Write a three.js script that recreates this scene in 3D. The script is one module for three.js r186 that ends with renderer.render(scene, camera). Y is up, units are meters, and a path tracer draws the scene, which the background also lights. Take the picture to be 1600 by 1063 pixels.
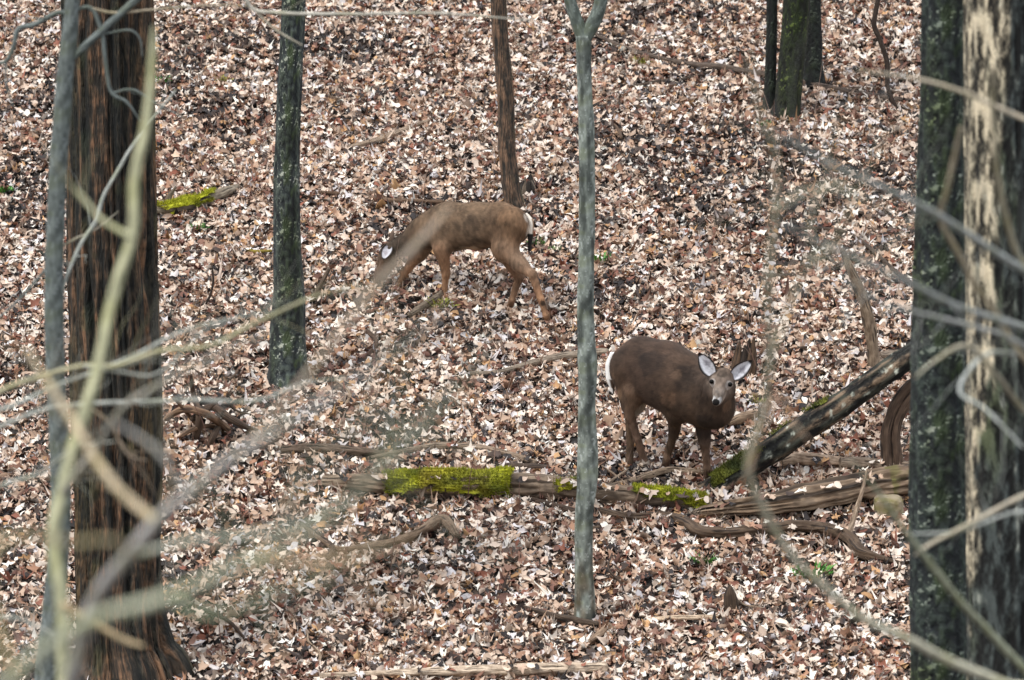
import * as THREE from 'three';
import { mergeGeometries } from 'three/addons/utils/BufferGeometryUtils.js';

// ---------- camera: a long lens looking across a small ravine at the opposite slope ----------
const F = 7000, W0 = 1600, H0 = 1063, PITCH = -10 * Math.PI / 180;
const scene = new THREE.Scene();
const camera = new THREE.PerspectiveCamera(2 * Math.atan(H0 / 2 / F) * 180 / Math.PI, W0 / H0, 0.5, 600);
camera.position.set(0, 0, 0); camera.rotation.set(PITCH, 0, 0);
camera.focus = 32.2; camera.userData.fStop = 3.9;
camera.updateMatrixWorld(true);

// ---------- overcast sky: brighter overhead, paler to the horizon ----------
{
  const w = 128, h = 64, d = new Float32Array(w * h * 4);
  for (let j = 0; j < h; j++) for (let i = 0; i < w; i++) {
    const s = Math.sin((j + 0.5) / h * Math.PI - Math.PI / 2);       // row 0 is the nadir
    const L = s > 0 ? (1 + 2 * s) / 3 : 1 / 3;
    const o = (j * w + i) * 4, k = 1.05;
    d[o] = L * 0.97 * k; d[o + 1] = L * 1.0 * k; d[o + 2] = L * 1.06 * k; d[o + 3] = 1;
  }
  const t = new THREE.DataTexture(d, w, h, THREE.RGBAFormat, THREE.FloatType);
  t.mapping = THREE.EquirectangularReflectionMapping; t.magFilter = t.minFilter = THREE.LinearFilter; t.needsUpdate = true;
  scene.background = t; scene.environment = t;
}
const sun = new THREE.DirectionalLight(new THREE.Color(1, 0.955, 0.89), 1.5);
sun.position.set(-26, 34, -14); sun.target.position.set(0, -6, -33);
sun.castShadow = true; sun.shadow.radius = 20; sun.shadow.mapSize.set(2048, 2048);
Object.assign(sun.shadow.camera, { left: -20, right: 20, top: 20, bottom: -20, near: 1, far: 120 });
scene.add(sun, sun.target);

const renderer = new THREE.WebGLRenderer({ antialias: true });
renderer.setSize(1024, 680);
renderer.toneMapping = THREE.LinearToneMapping;
renderer.toneMappingExposure = 1.92;
renderer.shadowMap.enabled = true;

// ---------- random numbers and noise ----------
function rng(seed) { let a = seed >>> 0; return () => { a = (a + 0x6D2B79F5) | 0; let t = Math.imul(a ^ (a >>> 15), 1 | a); t = (t + Math.imul(t ^ (t >>> 7), 61 | t)) ^ t; return ((t ^ (t >>> 14)) >>> 0) / 4294967296; }; }
const R = rng(7);
const gauss = (r) => { let s = 0; for (let i = 0; i < 4; i++) s += r(); return (s - 2) * 1.7; };
const lerp = (a, b, t) => a + (b - a) * t, clamp = (x, a, b) => x < a ? a : x > b ? b : x;
const sstep = (a, b, x) => { const t = clamp((x - a) / (b - a), 0, 1); return t * t * (3 - 2 * t); };
function hash3(x, y, z) { let h = Math.imul(x, 374761393) ^ Math.imul(y, 668265263) ^ Math.imul(z, 1274126177); h = Math.imul(h ^ (h >>> 13), 1274126177); return ((h ^ (h >>> 16)) >>> 0) / 4294967296; }
function n3(x, y, z) {
  const X = Math.floor(x), Y = Math.floor(y), Z = Math.floor(z); let u = x - X, v = y - Y, w = z - Z;
  u = u * u * (3 - 2 * u); v = v * v * (3 - 2 * v); w = w * w * (3 - 2 * w);
  const a = lerp(lerp(hash3(X, Y, Z), hash3(X + 1, Y, Z), u), lerp(hash3(X, Y + 1, Z), hash3(X + 1, Y + 1, Z), u), v);
  const b = lerp(lerp(hash3(X, Y, Z + 1), hash3(X + 1, Y, Z + 1), u), lerp(hash3(X, Y + 1, Z + 1), hash3(X + 1, Y + 1, Z + 1), u), v);
  return lerp(a, b, w) * 2 - 1;
}
const fbm = (x, y, z, o = 3) => { let s = 0, a = 0.5, f = 1; for (let i = 0; i < o; i++) { s += a * n3(x * f, y * f, z * f + i * 7.3); a *= 0.5; f *= 2.03; } return s; };
function pn(x, y, px, py, s) {                                        // noise that repeats after px, py cells
  const X = Math.floor(x), Y = Math.floor(y); let u = x - X, v = y - Y; u = u * u * (3 - 2 * u); v = v * v * (3 - 2 * v);
  const m = (a, b) => ((a % b) + b) % b;
  return lerp(lerp(hash3(m(X, px), m(Y, py), s), hash3(m(X + 1, px), m(Y, py), s), u), lerp(hash3(m(X, px), m(Y + 1, py), s), hash3(m(X + 1, px), m(Y + 1, py), s), u), v) * 2 - 1;
}
const pfbm = (u, v, px, py, o, s) => { let r = 0, a = 0.5; for (let i = 0; i < o; i++) { r += a * pn(u * px, v * py, px, py, s + i); a *= 0.5; px *= 2; py *= 2; } return r; };
const V = (x, y, z) => new THREE.Vector3(x, y, z);
const C = (hex) => new THREE.Color(hex);

// ---------- the lie of the land ----------
const hollows = [];
function groundY(x, z) {
  const far = -7.13 + (-z - 27.9) * 0.25, near = z > 0 ? -1.6 + z * 0.08 : -1.6 + z * 0.3;
  const k = 0.6, h = clamp(0.5 + 0.5 * (far - near) / k, 0, 1);
  let y = lerp(near, far, h) + k * h * (1 - h);
  y += 0.05 * n3(x * 0.9 + 3, z * 0.9, 1.5) + 0.028 * n3(x * 2.7, z * 2.7, 4.5) + 0.016 * n3(x * 6.5, z * 6.5, 9.5);
  for (const q of hollows) y += q[3] * Math.exp(-((x - q[0]) ** 2 + (z - q[1]) ** 2) / (q[2] * q[2]));
  return y;
}
function groundN(x, z) { const e = 0.06; return V(groundY(x - e, z) - groundY(x + e, z), 2 * e, groundY(x, z - e) - groundY(x, z + e)).normalize(); }
const ray = (px, py) => V((px - W0 / 2) / F, (H0 / 2 - py) / F, -1).applyAxisAngle(V(1, 0, 0), PITCH);
const pz = (px, py, z) => { const d = ray(px, py); return d.multiplyScalar(z / d.z); };
function pg(px, py, lift = 0) {                                       // where the line of sight meets the ground, backed off so that a stick of radius lift rests on it
  const d = ray(px, py); let t = 25, s = 0.1;
  while (t < 80 && d.y * t > groundY(d.x * t, d.z * t)) t += s;
  let a = t - s, b = t; for (let i = 0; i < 14; i++) { const m = (a + b) / 2; if (d.y * m > groundY(d.x * m, d.z * m)) a = m; else b = m; }
  return d.multiplyScalar(a - lift / 0.41);
}
const ppm = (p) => F / -p.z;
{ const h = (px, py, r, a) => { const p = pg(px, py); hollows.push([p.x, p.z, r, a]); };
  h(362, 722, 0.22, -0.2); h(325, 640, 0.22, 0.14); h(700, 486, 0.13, 0.05); }

// ---------- things ----------
const taken = {};
function numbered(n) { taken[n] = (taken[n] ?? -1) + 1; return taken[n] ? n + '_' + String(taken[n]).padStart(3, '0') : n; }
function tag(o, label, category, group, kind) { o.userData.label = label; if (category) o.userData.category = category; if (group) o.userData.group = group; if (kind) o.userData.kind = kind; return o; }
function top(o, name, label, category, group) { o.name = numbered(name); scene.add(o); return tag(o, label, category, group); }
function mesh(name, geo, mat, parent) { const m = new THREE.Mesh(geo, mat); m.name = name; m.castShadow = m.receiveShadow = true; if (parent) parent.add(m); return m; }

// ---------- procedural textures ----------
function tex(size, fn) {                                              // fn(u, v) -> [r, g, b, height], all 0..1, colours sRGB
  const c = new Uint8Array(size * size * 4), b = new Uint8Array(size * size * 4);
  for (let j = 0; j < size; j++) for (let i = 0; i < size; i++) {
    const o = (j * size + i) * 4, q = fn(i / size, j / size);
    for (let k = 0; k < 3; k++) { c[o + k] = clamp(q[k], 0, 1) * 255; b[o + k] = clamp(q[3], 0, 1) * 255; }
    c[o + 3] = b[o + 3] = 255;
  }
  const mk = (d) => { const t = new THREE.DataTexture(d, size, size); t.wrapS = t.wrapT = THREE.RepeatWrapping; t.magFilter = THREE.LinearFilter; t.minFilter = THREE.LinearMipmapLinearFilter; t.generateMipmaps = true; t.needsUpdate = true; return t; };
  const map = mk(c); map.colorSpace = THREE.SRGBColorSpace;
  return { map, bump: mk(b) };
}
const mix3 = (a, b, t) => [lerp(a[0], b[0], t), lerp(a[1], b[1], t), lerp(a[2], b[2], t)];
const rgb = (h) => [(h >> 16 & 255) / 255, (h >> 8 & 255) / 255, (h & 255) / 255];
const soilT = tex(512, (u, v) => { const a = pfbm(u, v, 6, 6, 5, 11), b = pfbm(u, v, 40, 40, 3, 31); const c = mix3(rgb(0x1d1b1b), rgb(0x463a32), clamp(0.45 + a * 0.9 + b * 0.7, 0, 1)); return [...c, 0.5 + b]; });
const cedarT = tex(512, (u, v) => {                                   // long stringy strips
  const w = u + 0.014 * pfbm(u, v, 6, 5, 3, 90), s = pfbm(w, v, 20, 3, 3, 51), f = pfbm(w, v, 80, 9, 3, 61), g = pfbm(u, v, 5, 4, 4, 71), b = pfbm(u, v, 10, 12, 3, 81);
  let c = mix3(rgb(0x2a2b2a), rgb(0x8d7765), clamp(0.42 + s * 0.8 + f * 0.8 + b * 0.5, 0, 1)); c = mix3(c, rgb(0x515c45), clamp(g * 2.2 - 0.25, 0, 0.6));
  return [...c, 0.5 + s * 0.6 + f * 0.7];
});
const oakT = tex(512, (u, v) => {                                     // dark furrowed bark with pale lichen flecks
  const w = u + 0.03 * pfbm(u, v, 5, 6, 2, 17), s = pfbm(w, v, 16, 8, 4, 21), g = pfbm(u, v, 4, 3, 4, 35), l = pfbm(u, v, 22, 24, 3, 41);
  let c = mix3(rgb(0x20262a), rgb(0x566058), clamp(0.4 + s * 1.3, 0, 1)); c = mix3(c, rgb(0x4a5936), clamp(g * 2.4 - 0.2, 0, 0.7));
  const p = clamp((l - 0.2) * 8, 0, 1) * clamp(0.4 + pfbm(u, v, 3, 2, 3, 77) * 3, 0, 1); c = mix3(c, rgb(0xb9bdb0), p * 0.85);
  return [...c, 0.45 + s * 0.9 + p * 0.15];
});
const smoothT = tex(512, (u, v) => {                                  // smooth grey sapling bark with lichen spots
  const s = pfbm(u, v, 14, 8, 4, 121), l = pfbm(u, v, 22, 16, 2, 141), g = pfbm(u, v, 3, 4, 3, 151);
  let c = mix3(rgb(0x9ea19c), rgb(0xe6e8e2), clamp(0.5 + s * 1.1, 0, 1)); c = mix3(c, rgb(0xa9ad88), clamp(g * 2 - 0.2, 0, 0.4)); const p = clamp((l - 0.27) * 9, 0, 1); c = mix3(c, rgb(0xffffff), p * 0.8);
  return [...c, 0.5 + s * 0.5];
});
const woodT = tex(512, (u, v) => {                                    // weathered bare wood, grain along v
  const w = u + 0.04 * pfbm(u, v, 3, 4, 3, 7), s = pfbm(w, v, 30, 4, 4, 201), k = pfbm(w, v, 10, 2, 3, 221), b = pfbm(u, v, 7, 7, 4, 231);
  let c = mix3(rgb(0x9a8b7c), rgb(0xe2d5c4), clamp(0.5 + s * 0.8 + b * 0.8, 0, 1)); const cr = clamp((k - 0.3) * 8, 0, 1); c = mix3(c, rgb(0x4a4038), cr * 0.7);
  return [...c, 0.55 + s * 0.5 - cr * 0.4];
});
const ridgeT = tex(512, (u, v) => {                                   // interlacing bark ridges, neutral in tone
  const w = u + 0.04 * pfbm(u, v, 5, 6, 2, 317), s = pfbm(w, v, 14, 4, 4, 321), f = pfbm(u, v, 50, 30, 2, 331); const k = clamp(0.62 + s * 1.1 + f * 0.4, 0.1, 1);
  return [k, k * 0.99, k * 0.97, 0.5 + s * 0.9];
});
const std = (o) => new THREE.MeshStandardMaterial({ roughness: 0.9, metalness: 0, vertexColors: true, ...o });
const MAT = {
  soil: std({ map: soilT.map, bumpMap: soilT.bump, bumpScale: 0.012, vertexColors: false }),
  leaf: std({ roughness: 0.8, side: THREE.DoubleSide }),
  cedar: std({ map: cedarT.map, bumpMap: cedarT.bump, bumpScale: 0.02 }),
  oak: std({ map: oakT.map, bumpMap: oakT.bump, bumpScale: 0.014 }),
  ridge: std({ map: ridgeT.map, bumpMap: ridgeT.bump, bumpScale: 0.014 }),
  smooth: std({ map: smoothT.map, bumpMap: smoothT.bump, bumpScale: 0.003 }),
  wood: std({ map: woodT.map, bumpMap: woodT.bump, bumpScale: 0.006 }),
  moss: std({ roughness: 1, side: THREE.DoubleSide }),
  plain: std({ roughness: 0.85 }),
  green: std({ roughness: 0.6, side: THREE.DoubleSide }),
  fur: std({ roughness: 0.95 }),
  furStrand: std({ roughness: 0.9, side: THREE.DoubleSide }),
  eye: new THREE.MeshPhysicalMaterial({ color: 0x060504, roughness: 0.4, specularIntensity: 0.35 }),
};

// ---------- a bent, tapering, uneven limb ----------
// pts: Vector3[], rad: radii at pts; opts.disp(ang, s, len) -> metres, opts.col(p, ang, s) -> Color or null, opts.tile: metres per texture repeat
function limb(pts, rad, o = {}) {
  const curve = new THREE.CatmullRomCurve3(pts, false, 'centripetal'), seg = o.seg ?? 10;
  const len = curve.getLength(), rows = o.rows ?? clamp(Math.ceil(len / 0.05), 6, 200), tile = o.tile ?? 0.5;
  const nP = pts.length - 1;
  const T = [], P = [], RR = [];
  for (let i = 0; i <= rows; i++) { const u = i / rows; P.push(curve.getPoint(u)); T.push(curve.getTangent(u)); const f = u * nP, k = Math.min(nP - 1, Math.floor(f)); RR.push(lerp(rad[k], rad[k + 1], f - k)); }
  let Nn = Math.abs(T[0].x) < 0.8 ? V(1, 0, 0) : V(0, 0, 1); Nn.addScaledVector(T[0], -Nn.dot(T[0])).normalize();
  const rm = rad.reduce((a, b) => a + b) / rad.length, ru = Math.max(1, Math.round(2 * Math.PI * rm / tile));
  const pos = [], uv = [], col = [], idx = []; let L = 0; const c0 = o.color ?? new THREE.Color(1, 1, 1), B = V(), q = V(), dir = V();
  const sd = o.seed ?? 0;
  for (let i = 0; i <= rows; i++) {
    if (i) { L += P[i].distanceTo(P[i - 1]); Nn.addScaledVector(T[i], -Nn.dot(T[i])).normalize(); }
    B.crossVectors(T[i], Nn);
    for (let j = 0; j <= seg; j++) {
      const a = j / seg * Math.PI * 2; dir.copy(Nn).multiplyScalar(Math.cos(a)).addScaledVector(B, Math.sin(a));
      let r = RR[i]; if (o.disp) r += o.disp(a, L, i / rows, RR[i]);
      if (o.rough) r *= 1 + o.rough * (n3(Math.cos(a) * 1.6 + sd * 3.1, L * 6 + sd, Math.sin(a) * 1.6) + 0.5 * n3(Math.cos(a) * 3 + sd, L * 18, Math.sin(a) * 3));
      if (o.crack) { const cx = Math.cos(a), sx = Math.sin(a), w = 0.35 * n3(L * 5, sd, 2), g1 = Math.abs(n3(cx * 2.6 + w + sd, L * 1.3, sx * 2.6 + w)), g2 = Math.abs(n3(cx * 5 + w, L * 2.2 + sd, sx * 5)); r *= 1 - o.crack * (1 - sstep(0, 0.2, g1)) - o.crack * 0.5 * (1 - sstep(0, 0.22, g2)) + 0.12 * Math.max(0, n3(cx * 1.2 + sd, L * 4.5, sx * 1.2) - 0.45); }
      q.copy(P[i]).addScaledVector(dir, r); pos.push(q.x, q.y, q.z); uv.push(j / seg * ru, L / tile);
      const c = o.col ? o.col(q, a, i / rows, dir) : c0; col.push(c.r, c.g, c.b);
    }
  }
  const S = seg + 1;
  for (let i = 0; i < rows; i++) for (let j = 0; j < seg; j++) { const a = i * S + j; idx.push(a, a + 1, a + S, a + 1, a + S + 1, a + S); }
  for (const e of [0, rows]) {                                        // broken ends
    const base = pos.length / 3, jag = o.jag ?? 0.4; const tp = e ? 1 : -1;
    pos.push(P[e].x + T[e].x * tp * RR[e] * jag, P[e].y + T[e].y * tp * RR[e] * jag, P[e].z + T[e].z * tp * RR[e] * jag); uv.push(0.5, L * (e ? 1 : 0) / tile); const c = o.endColor ?? c0; col.push(c.r, c.g, c.b);
    for (let j = 0; j < seg; j++) { const a = e * S + j; if (e) idx.push(a, a + 1, base); else idx.push(a + 1, a, base); }
  }
  const g = new THREE.BufferGeometry(); g.setAttribute('position', new THREE.Float32BufferAttribute(pos, 3)); g.setAttribute('uv', new THREE.Float32BufferAttribute(uv, 2)); g.setAttribute('color', new THREE.Float32BufferAttribute(col, 3)); g.setIndex(idx);
  g.computeVertexNormals();
  const n = g.attributes.normal;                                      // close the seam
  for (let i = 0; i <= rows; i++) { const a = i * S, b = a + seg; const x = n.getX(a) + n.getX(b), y = n.getY(a) + n.getY(b), z = n.getZ(a) + n.getZ(b), l = Math.hypot(x, y, z) || 1; n.setXYZ(a, x / l, y / l, z / l); n.setXYZ(b, x / l, y / l, z / l); }
  return g;
}
// bare twigs sprouting from a limb
function twigs(pts, r0, count, len, rand, color, up = 0.2, seg = 4) {
  const curve = new THREE.CatmullRomCurve3(pts, false, 'centripetal'), out = [];
  for (let i = 0; i < count; i++) {
    const u = 0.15 + 0.83 * rand(), p = curve.getPoint(u), t = curve.getTangent(u); const d = V(gauss(rand), gauss(rand) + up, gauss(rand) * 0.8); d.addScaledVector(t, 0.7 - d.dot(t)).normalize();
    const L = len * (0.35 + rand()); const ps = [p.clone()]; const q = p.clone();
    for (let k = 0; k < 4; k++) { d.x += gauss(rand) * 0.2; d.y += gauss(rand) * 0.2 + up * 0.15; d.z += gauss(rand) * 0.2; d.normalize(); q.addScaledVector(d, L / 4); ps.push(q.clone()); }
    out.push(limb(ps, [r0, r0 * 0.85, r0 * 0.7, r0 * 0.5, r0 * 0.3], { seg, rows: 8, color }));
  }
  return out;
}

console.log('forest floor');
// ---------- forest floor ----------
const floor = new THREE.Group(); floor.name = 'forest_floor'; scene.add(floor); tag(floor, 'sloping woodland floor buried in dry fallen leaves', 'ground', null, 'structure');
{
  const xs = [], zs = []; for (let x = -7.2; x <= 7.2; x += 0.08) xs.push(x); for (let s = 0.12, x = 7.2; x < 110;) { x += s; s *= 1.25; xs.push(x); xs.unshift(-x); }
  for (let z = -25; z >= -48; z -= 0.08) zs.push(z); for (let s = 0.12, z = -48; z > -190;) { z -= s; s *= 1.2; zs.push(z); } for (let s = 0.12, z = -25; z < 60;) { z += s; s = Math.min(2.5, s * 1.2); zs.unshift(z); }
  const nx = xs.length, nz = zs.length, pos = new Float32Array(nx * nz * 3), uv = new Float32Array(nx * nz * 2), idx = [];
  for (let j = 0; j < nz; j++) for (let i = 0; i < nx; i++) { const k = j * nx + i; pos[k * 3] = xs[i]; pos[k * 3 + 1] = groundY(xs[i], zs[j]); pos[k * 3 + 2] = zs[j]; uv[k * 2] = xs[i] / 1.3; uv[k * 2 + 1] = zs[j] / 1.3; }
  for (let j = 0; j < nz - 1; j++) for (let i = 0; i < nx - 1; i++) { const a = j * nx + i; idx.push(a, a + 1, a + nx, a + 1, a + nx + 1, a + nx); }
  const g = new THREE.BufferGeometry(); g.setAttribute('position', new THREE.BufferAttribute(pos, 3)); g.setAttribute('uv', new THREE.BufferAttribute(uv, 2)); g.setIndex(idx); g.computeVertexNormals();
  mesh('soil', g, MAT.soil, floor);
}
// ---------- fallen leaves ----------
const leafTones = [[0xe3dacf, 9], [0xd6c8ba, 14], [0xc6b3a3, 15], [0xb59d8a, 14], [0xa58a75, 11], [0x96735d, 9], [0x7d5d4e, 9], [0x6a4a3f, 8], [0x80503f, 4], [0x42352f, 9], [0x292424, 10], [0xb08a62, 3], [0xc6bfbe, 7]].map(([h, w]) => [C(h), w]);
const toneSum = leafTones.reduce((s, t) => s + t[1], 0);
function pickTone(r) { let k = r() * toneSum; for (const [c, w] of leafTones) { k -= w; if (k <= 0) return c; } return leafTones[0][0]; }
// writes one leaf, about size metres long, into arrays
const tmpM = new THREE.Matrix4(), ex = V(), ey = V(), ez = V();
function addLeaf(A, r, p, n, size, tone) {
  const type = r(), c1 = gauss(r) * 1.5, c2 = gauss(r) * 1.3 + 0.3, tw = gauss(r) * 0.9, br = 0.8 + 0.4 * r(), hj = (r() - 0.5) * 0.08;
  const yaw = r() * 6.283; ey.copy(n); ex.set(Math.cos(yaw), 0, Math.sin(yaw)); ez.crossVectors(ex, ey).normalize(); ex.crossVectors(ey, ez);
  const put = (x, y, z, k) => { A.pos.push(p.x + ex.x * x + ey.x * y + ez.x * z, p.y + ex.y * x + ey.y * y + ez.y * z, p.z + ex.z * x + ey.z * y + ez.z * z); const b = br * k; A.col.push(clamp(tone.r * b * (1 + hj), 0, 0.85), clamp(tone.g * b, 0, 0.85), clamp(tone.b * b * (1 - hj), 0, 0.85)); };
  const bend = (x, z) => size * (0.4 * c1 * x * x + c2 * z * z * 1.5 + tw * z * x) / (size * size);
  const base = A.pos.length / 3; let m, wd, shape, rag;
  if (type < 0.42) { m = 9; wd = 0.52 + 0.22 * r(); rag = 0.14; shape = (a) => 1 - 0.18 * Math.abs(Math.sin(a)) ** 0.5 + 0.12 * Math.cos(a); }                       // oval leaf
  else if (type < 0.76) { m = 14; wd = 0.6 + 0.2 * r(); rag = 0.2; shape = (a, i) => i === 0 ? 1 : i % 2 ? 0.62 : 1.02; }       // lobed oak leaf
  else { m = 11; wd = 0.95; rag = 0.35; shape = (a, i) => i % 2 ? 0.55 : 1; }                                                    // maple-like leaf
  put(0, size * 0.05 * gauss(r), 0, 1.06);
  for (let i = 0; i < m; i++) { const a = i / m * 6.283, q = size * 0.5 * shape(a, i) * (1 + rag * (r() * 2 - 1)), x = Math.cos(a) * q, z = Math.sin(a) * q * wd; put(x * (1 - 0.05 * c1 * c1), bend(x, z) + gauss(r) * 0.045 * size, z * (1 - 0.05 * c2 * c2), 0.86 + 0.26 * r()); }
  for (let i = 0; i < m; i++) A.idx.push(base, base + 1 + (i + 1) % m, base + 1 + i);
}
const leafGeo = (A) => { const g = new THREE.BufferGeometry(); g.setAttribute('position', new THREE.Float32BufferAttribute(A.pos, 3)); g.setAttribute('color', new THREE.Float32BufferAttribute(A.col, 3)); g.setIndex(A.pos.length / 3 > 65535 ? new THREE.BufferAttribute(new Uint32Array(A.idx), 1) : A.idx); g.computeVertexNormals(); return g; };
const tiltN = (n, r, amt) => n.clone().add(V(gauss(r) * amt, 0, gauss(r) * amt)).normalize();
{
  const r = rng(101), A = { pos: [], col: [], idx: [] }; let kept = 0;
  const put = (x, z) => {
    const patch = n3(x * 1.3, z * 1.3, 20.5), n = groundN(x, z), deep = r();
    const size = 0.054 + 0.065 * r() * r() + 0.022 * r(); let tone = pickTone(r); if (patch < -0.25 && r() < 0.35) tone = leafTones[9 + (r() * 2 | 0)][0];
    const steep = r() < 0.22 ? 1.6 : 0.5;
    addLeaf(A, r, V(x, groundY(x, z) + 0.004 + 0.036 * (1 - deep * deep), z), tiltN(n, r, steep), size, tone); kept++;
  };
  for (let i = 0; i < 138000; i++) {                                   // thick where the slope is seen
    const D = Math.sqrt(lerp(27.4 ** 2, 41.6 ** 2, r())), x = (r() * 2 - 1) * (D * 0.1143 + 0.5); put(x, -D);
  }
  for (let i = 0; i < 14000; i++) { const z = -lerp(25, 47, r()), x = (r() * 2 - 1) * 7.5; put(x, z); }
  // leaves caught on the fallen logs
  const onLog = (line, count) => { for (let i = 0; i < count; i++) { const t = r() * (line.length - 1), k = Math.floor(t), f = t - k, x = lerp(line[k][0], line[k + 1][0], f), w = lerp(line[k][2], line[k + 1][2], f), y = lerp(line[k][1], line[k + 1][1], f) - w * 0.3, p = pg(x, y, w / 225 * 0.85 + 0.03); addLeaf(A, r, p, V(gauss(r) * 0.3, 1, 0.5 + gauss(r) * 0.3).normalize(), 0.05 + 0.05 * r(), pickTone(r)); } };
  onLog([[510, 752, 22], [700, 759, 40], [860, 762, 40], [1000, 777, 34], [1110, 789, 22]], 34); onLog([[1110, 800, 24], [1250, 783, 52], [1410, 755, 56]], 22); onLog([[940, 798, 12], [1072, 818, 20], [1200, 827, 19], [1310, 832, 20]], 16); onLog([[1225, 722, 16], [1400, 728, 18]], 8); onLog([[520, 1056, 10], [940, 1044, 20]], 12); onLog([[480, 700, 14], [690, 697, 12], [838, 724, 11]], 12);
  const m = mesh('leaf_litter', leafGeo(A), MAT.leaf, floor); tag(m, 'dense litter of dry curled brown and pale leaves', null, null, 'stuff');
  console.log('leaves', kept, 'tris', A.idx.length / 3);
  // the largest ones, lying on top, one by one
  const variants = []; for (let i = 0; i < 24; i++) { const B = { pos: [], col: [], idx: [] }; addLeaf(B, r, V(0, 0, 0), V(0, 1, 0), 0.125, i < 14 ? leafTones[i % 6][0] : pickTone(r)); variants.push(leafGeo(B)); }
  for (let i = 0; i < 300; i++) {
    const D = i < 190 ? lerp(27.4, 32, r()) : lerp(32, 40, r()), x = (r() * 2 - 1) * D * 0.113, z = -D;
    const l = mesh(i ? 'leaf_' + String(i).padStart(3, '0') : 'leaf', variants[i % 24], MAT.leaf, floor);
    l.position.set(x, groundY(x, z) + 0.035, z); l.quaternion.setFromUnitVectors(V(0, 1, 0), tiltN(groundN(x, z), r, 0.35)); l.rotateY(r() * 6.283); l.scale.setScalar(0.75 + 0.4 * r());
  }
}

console.log('trees');
// ---------- trees ----------
const white = new THREE.Color(1, 1, 1), UPV = V(0, 1, 0);
// visible part traced in pixels at the depth of the foot; the trunk then runs on upward and carries bare limbs
function tree(name, label, o) {
  const g = new THREE.Group(); top(g, name, label, o.category ?? 'tree', o.group);
  const z = o.z ?? pg(o.px[0][0], o.px[0][1]).z; const foot = pz(o.px[0][0], o.px[0][1], z);
  const k = -z / F / Math.cos(PITCH) * 1.0;
  const pts = o.px.map(([x, y], i) => pz(x, y, z + (o.dz?.[i] ?? 0))), rad = o.px.map(([, , w]) => w * k / 2);
  const f0 = pts[0].clone(); const gy = groundY(f0.x, f0.z);
  if (f0.y > gy - 0.05) { const q = f0.clone(); q.y = gy - 0.12; if (f0.y - gy > 0.5) { const m = f0.clone(); m.y = lerp(gy, f0.y, 0.5); pts.unshift(q, m); rad.unshift(rad[0] * (o.flare ?? 1.35), rad[0] * 1.06); } else { pts.unshift(q); rad.unshift(rad[0] * 1.06); } }
  const e = pts[pts.length - 1], e1 = pts[pts.length - 2], d = e.clone().sub(e1).normalize(), h = o.height ?? 6, rT = rad[rad.length - 1];
  const low = limb(pts, rad, { seg: o.seg ?? 48, rows: o.rows ?? 160, disp: o.disp, rough: o.rough, col: o.col, color: o.color, tile: o.tile ?? 0.6, seed: o.seed ?? 1 });
  mesh('trunk', low, o.mat, g);
  const r = rng(o.seed ?? 5); const up = [e.clone().addScaledVector(d, -0.02)], ur = [rT * 0.985]; const q = e.clone(), dd = d.clone();
  if (!o.noTop) {
    for (let i = 1; i <= 5; i++) { dd.x += gauss(r) * 0.05; dd.z += gauss(r) * 0.05; dd.y += 0.1; dd.normalize(); q.addScaledVector(dd, h / 5); up.push(q.clone()); ur.push(rT * (1 - 0.15 * i)); }
    mesh('upper_trunk', limb(up, ur, { seg: 14, rows: 24, color: o.color ?? white, tile: o.tile ?? 0.6, rough: 0.05 }), o.mat, g);
    const crown = []; const cv = new THREE.CatmullRomCurve3(up);
    for (let i = 0; i < (o.limbs ?? 8); i++) {
      const u = 0.25 + 0.75 * i / (o.limbs ?? 8), p = cv.getPoint(u), a = r() * 6.283, L = h * (0.45 - 0.2 * u) * (0.6 + 0.6 * r()), v = V(Math.cos(a), 0.5 + 0.4 * r(), Math.sin(a) * 0.9).normalize(), ps = [p.clone()], w = p.clone();
      for (let m = 0; m < 4; m++) { v.x += gauss(r) * 0.2; v.z += gauss(r) * 0.2; v.y += 0.08; v.normalize(); w.addScaledVector(v, L / 4); ps.push(w.clone()); }
      const rb = lerp(rT, rT * 0.25, u) * 0.5; crown.push(limb(ps, [rb, rb * 0.75, rb * 0.5, rb * 0.35, rb * 0.15], { seg: 6, rows: 12, color: o.color ?? white }), ...twigs(ps, rb * 0.25, 7, L * 0.4, r, o.color ?? white, 0.3, 4));
    }
    mesh('crown', mergeGeometries(crown), o.mat, g);
  }
  return { g, z, k, pts, rad };
}
const mossy = (amt, seed, green = C(0x8b9870)) => { const c = new THREE.Color(); return (p, a) => { const m = clamp((fbm(p.x * 5 + seed, p.y * 2.2, p.z * 5, 3) + amt) * 2.4, 0, 1); c.setRGB(1, 1, 1); return c.lerp(green, m * 0.8); }; };
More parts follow.
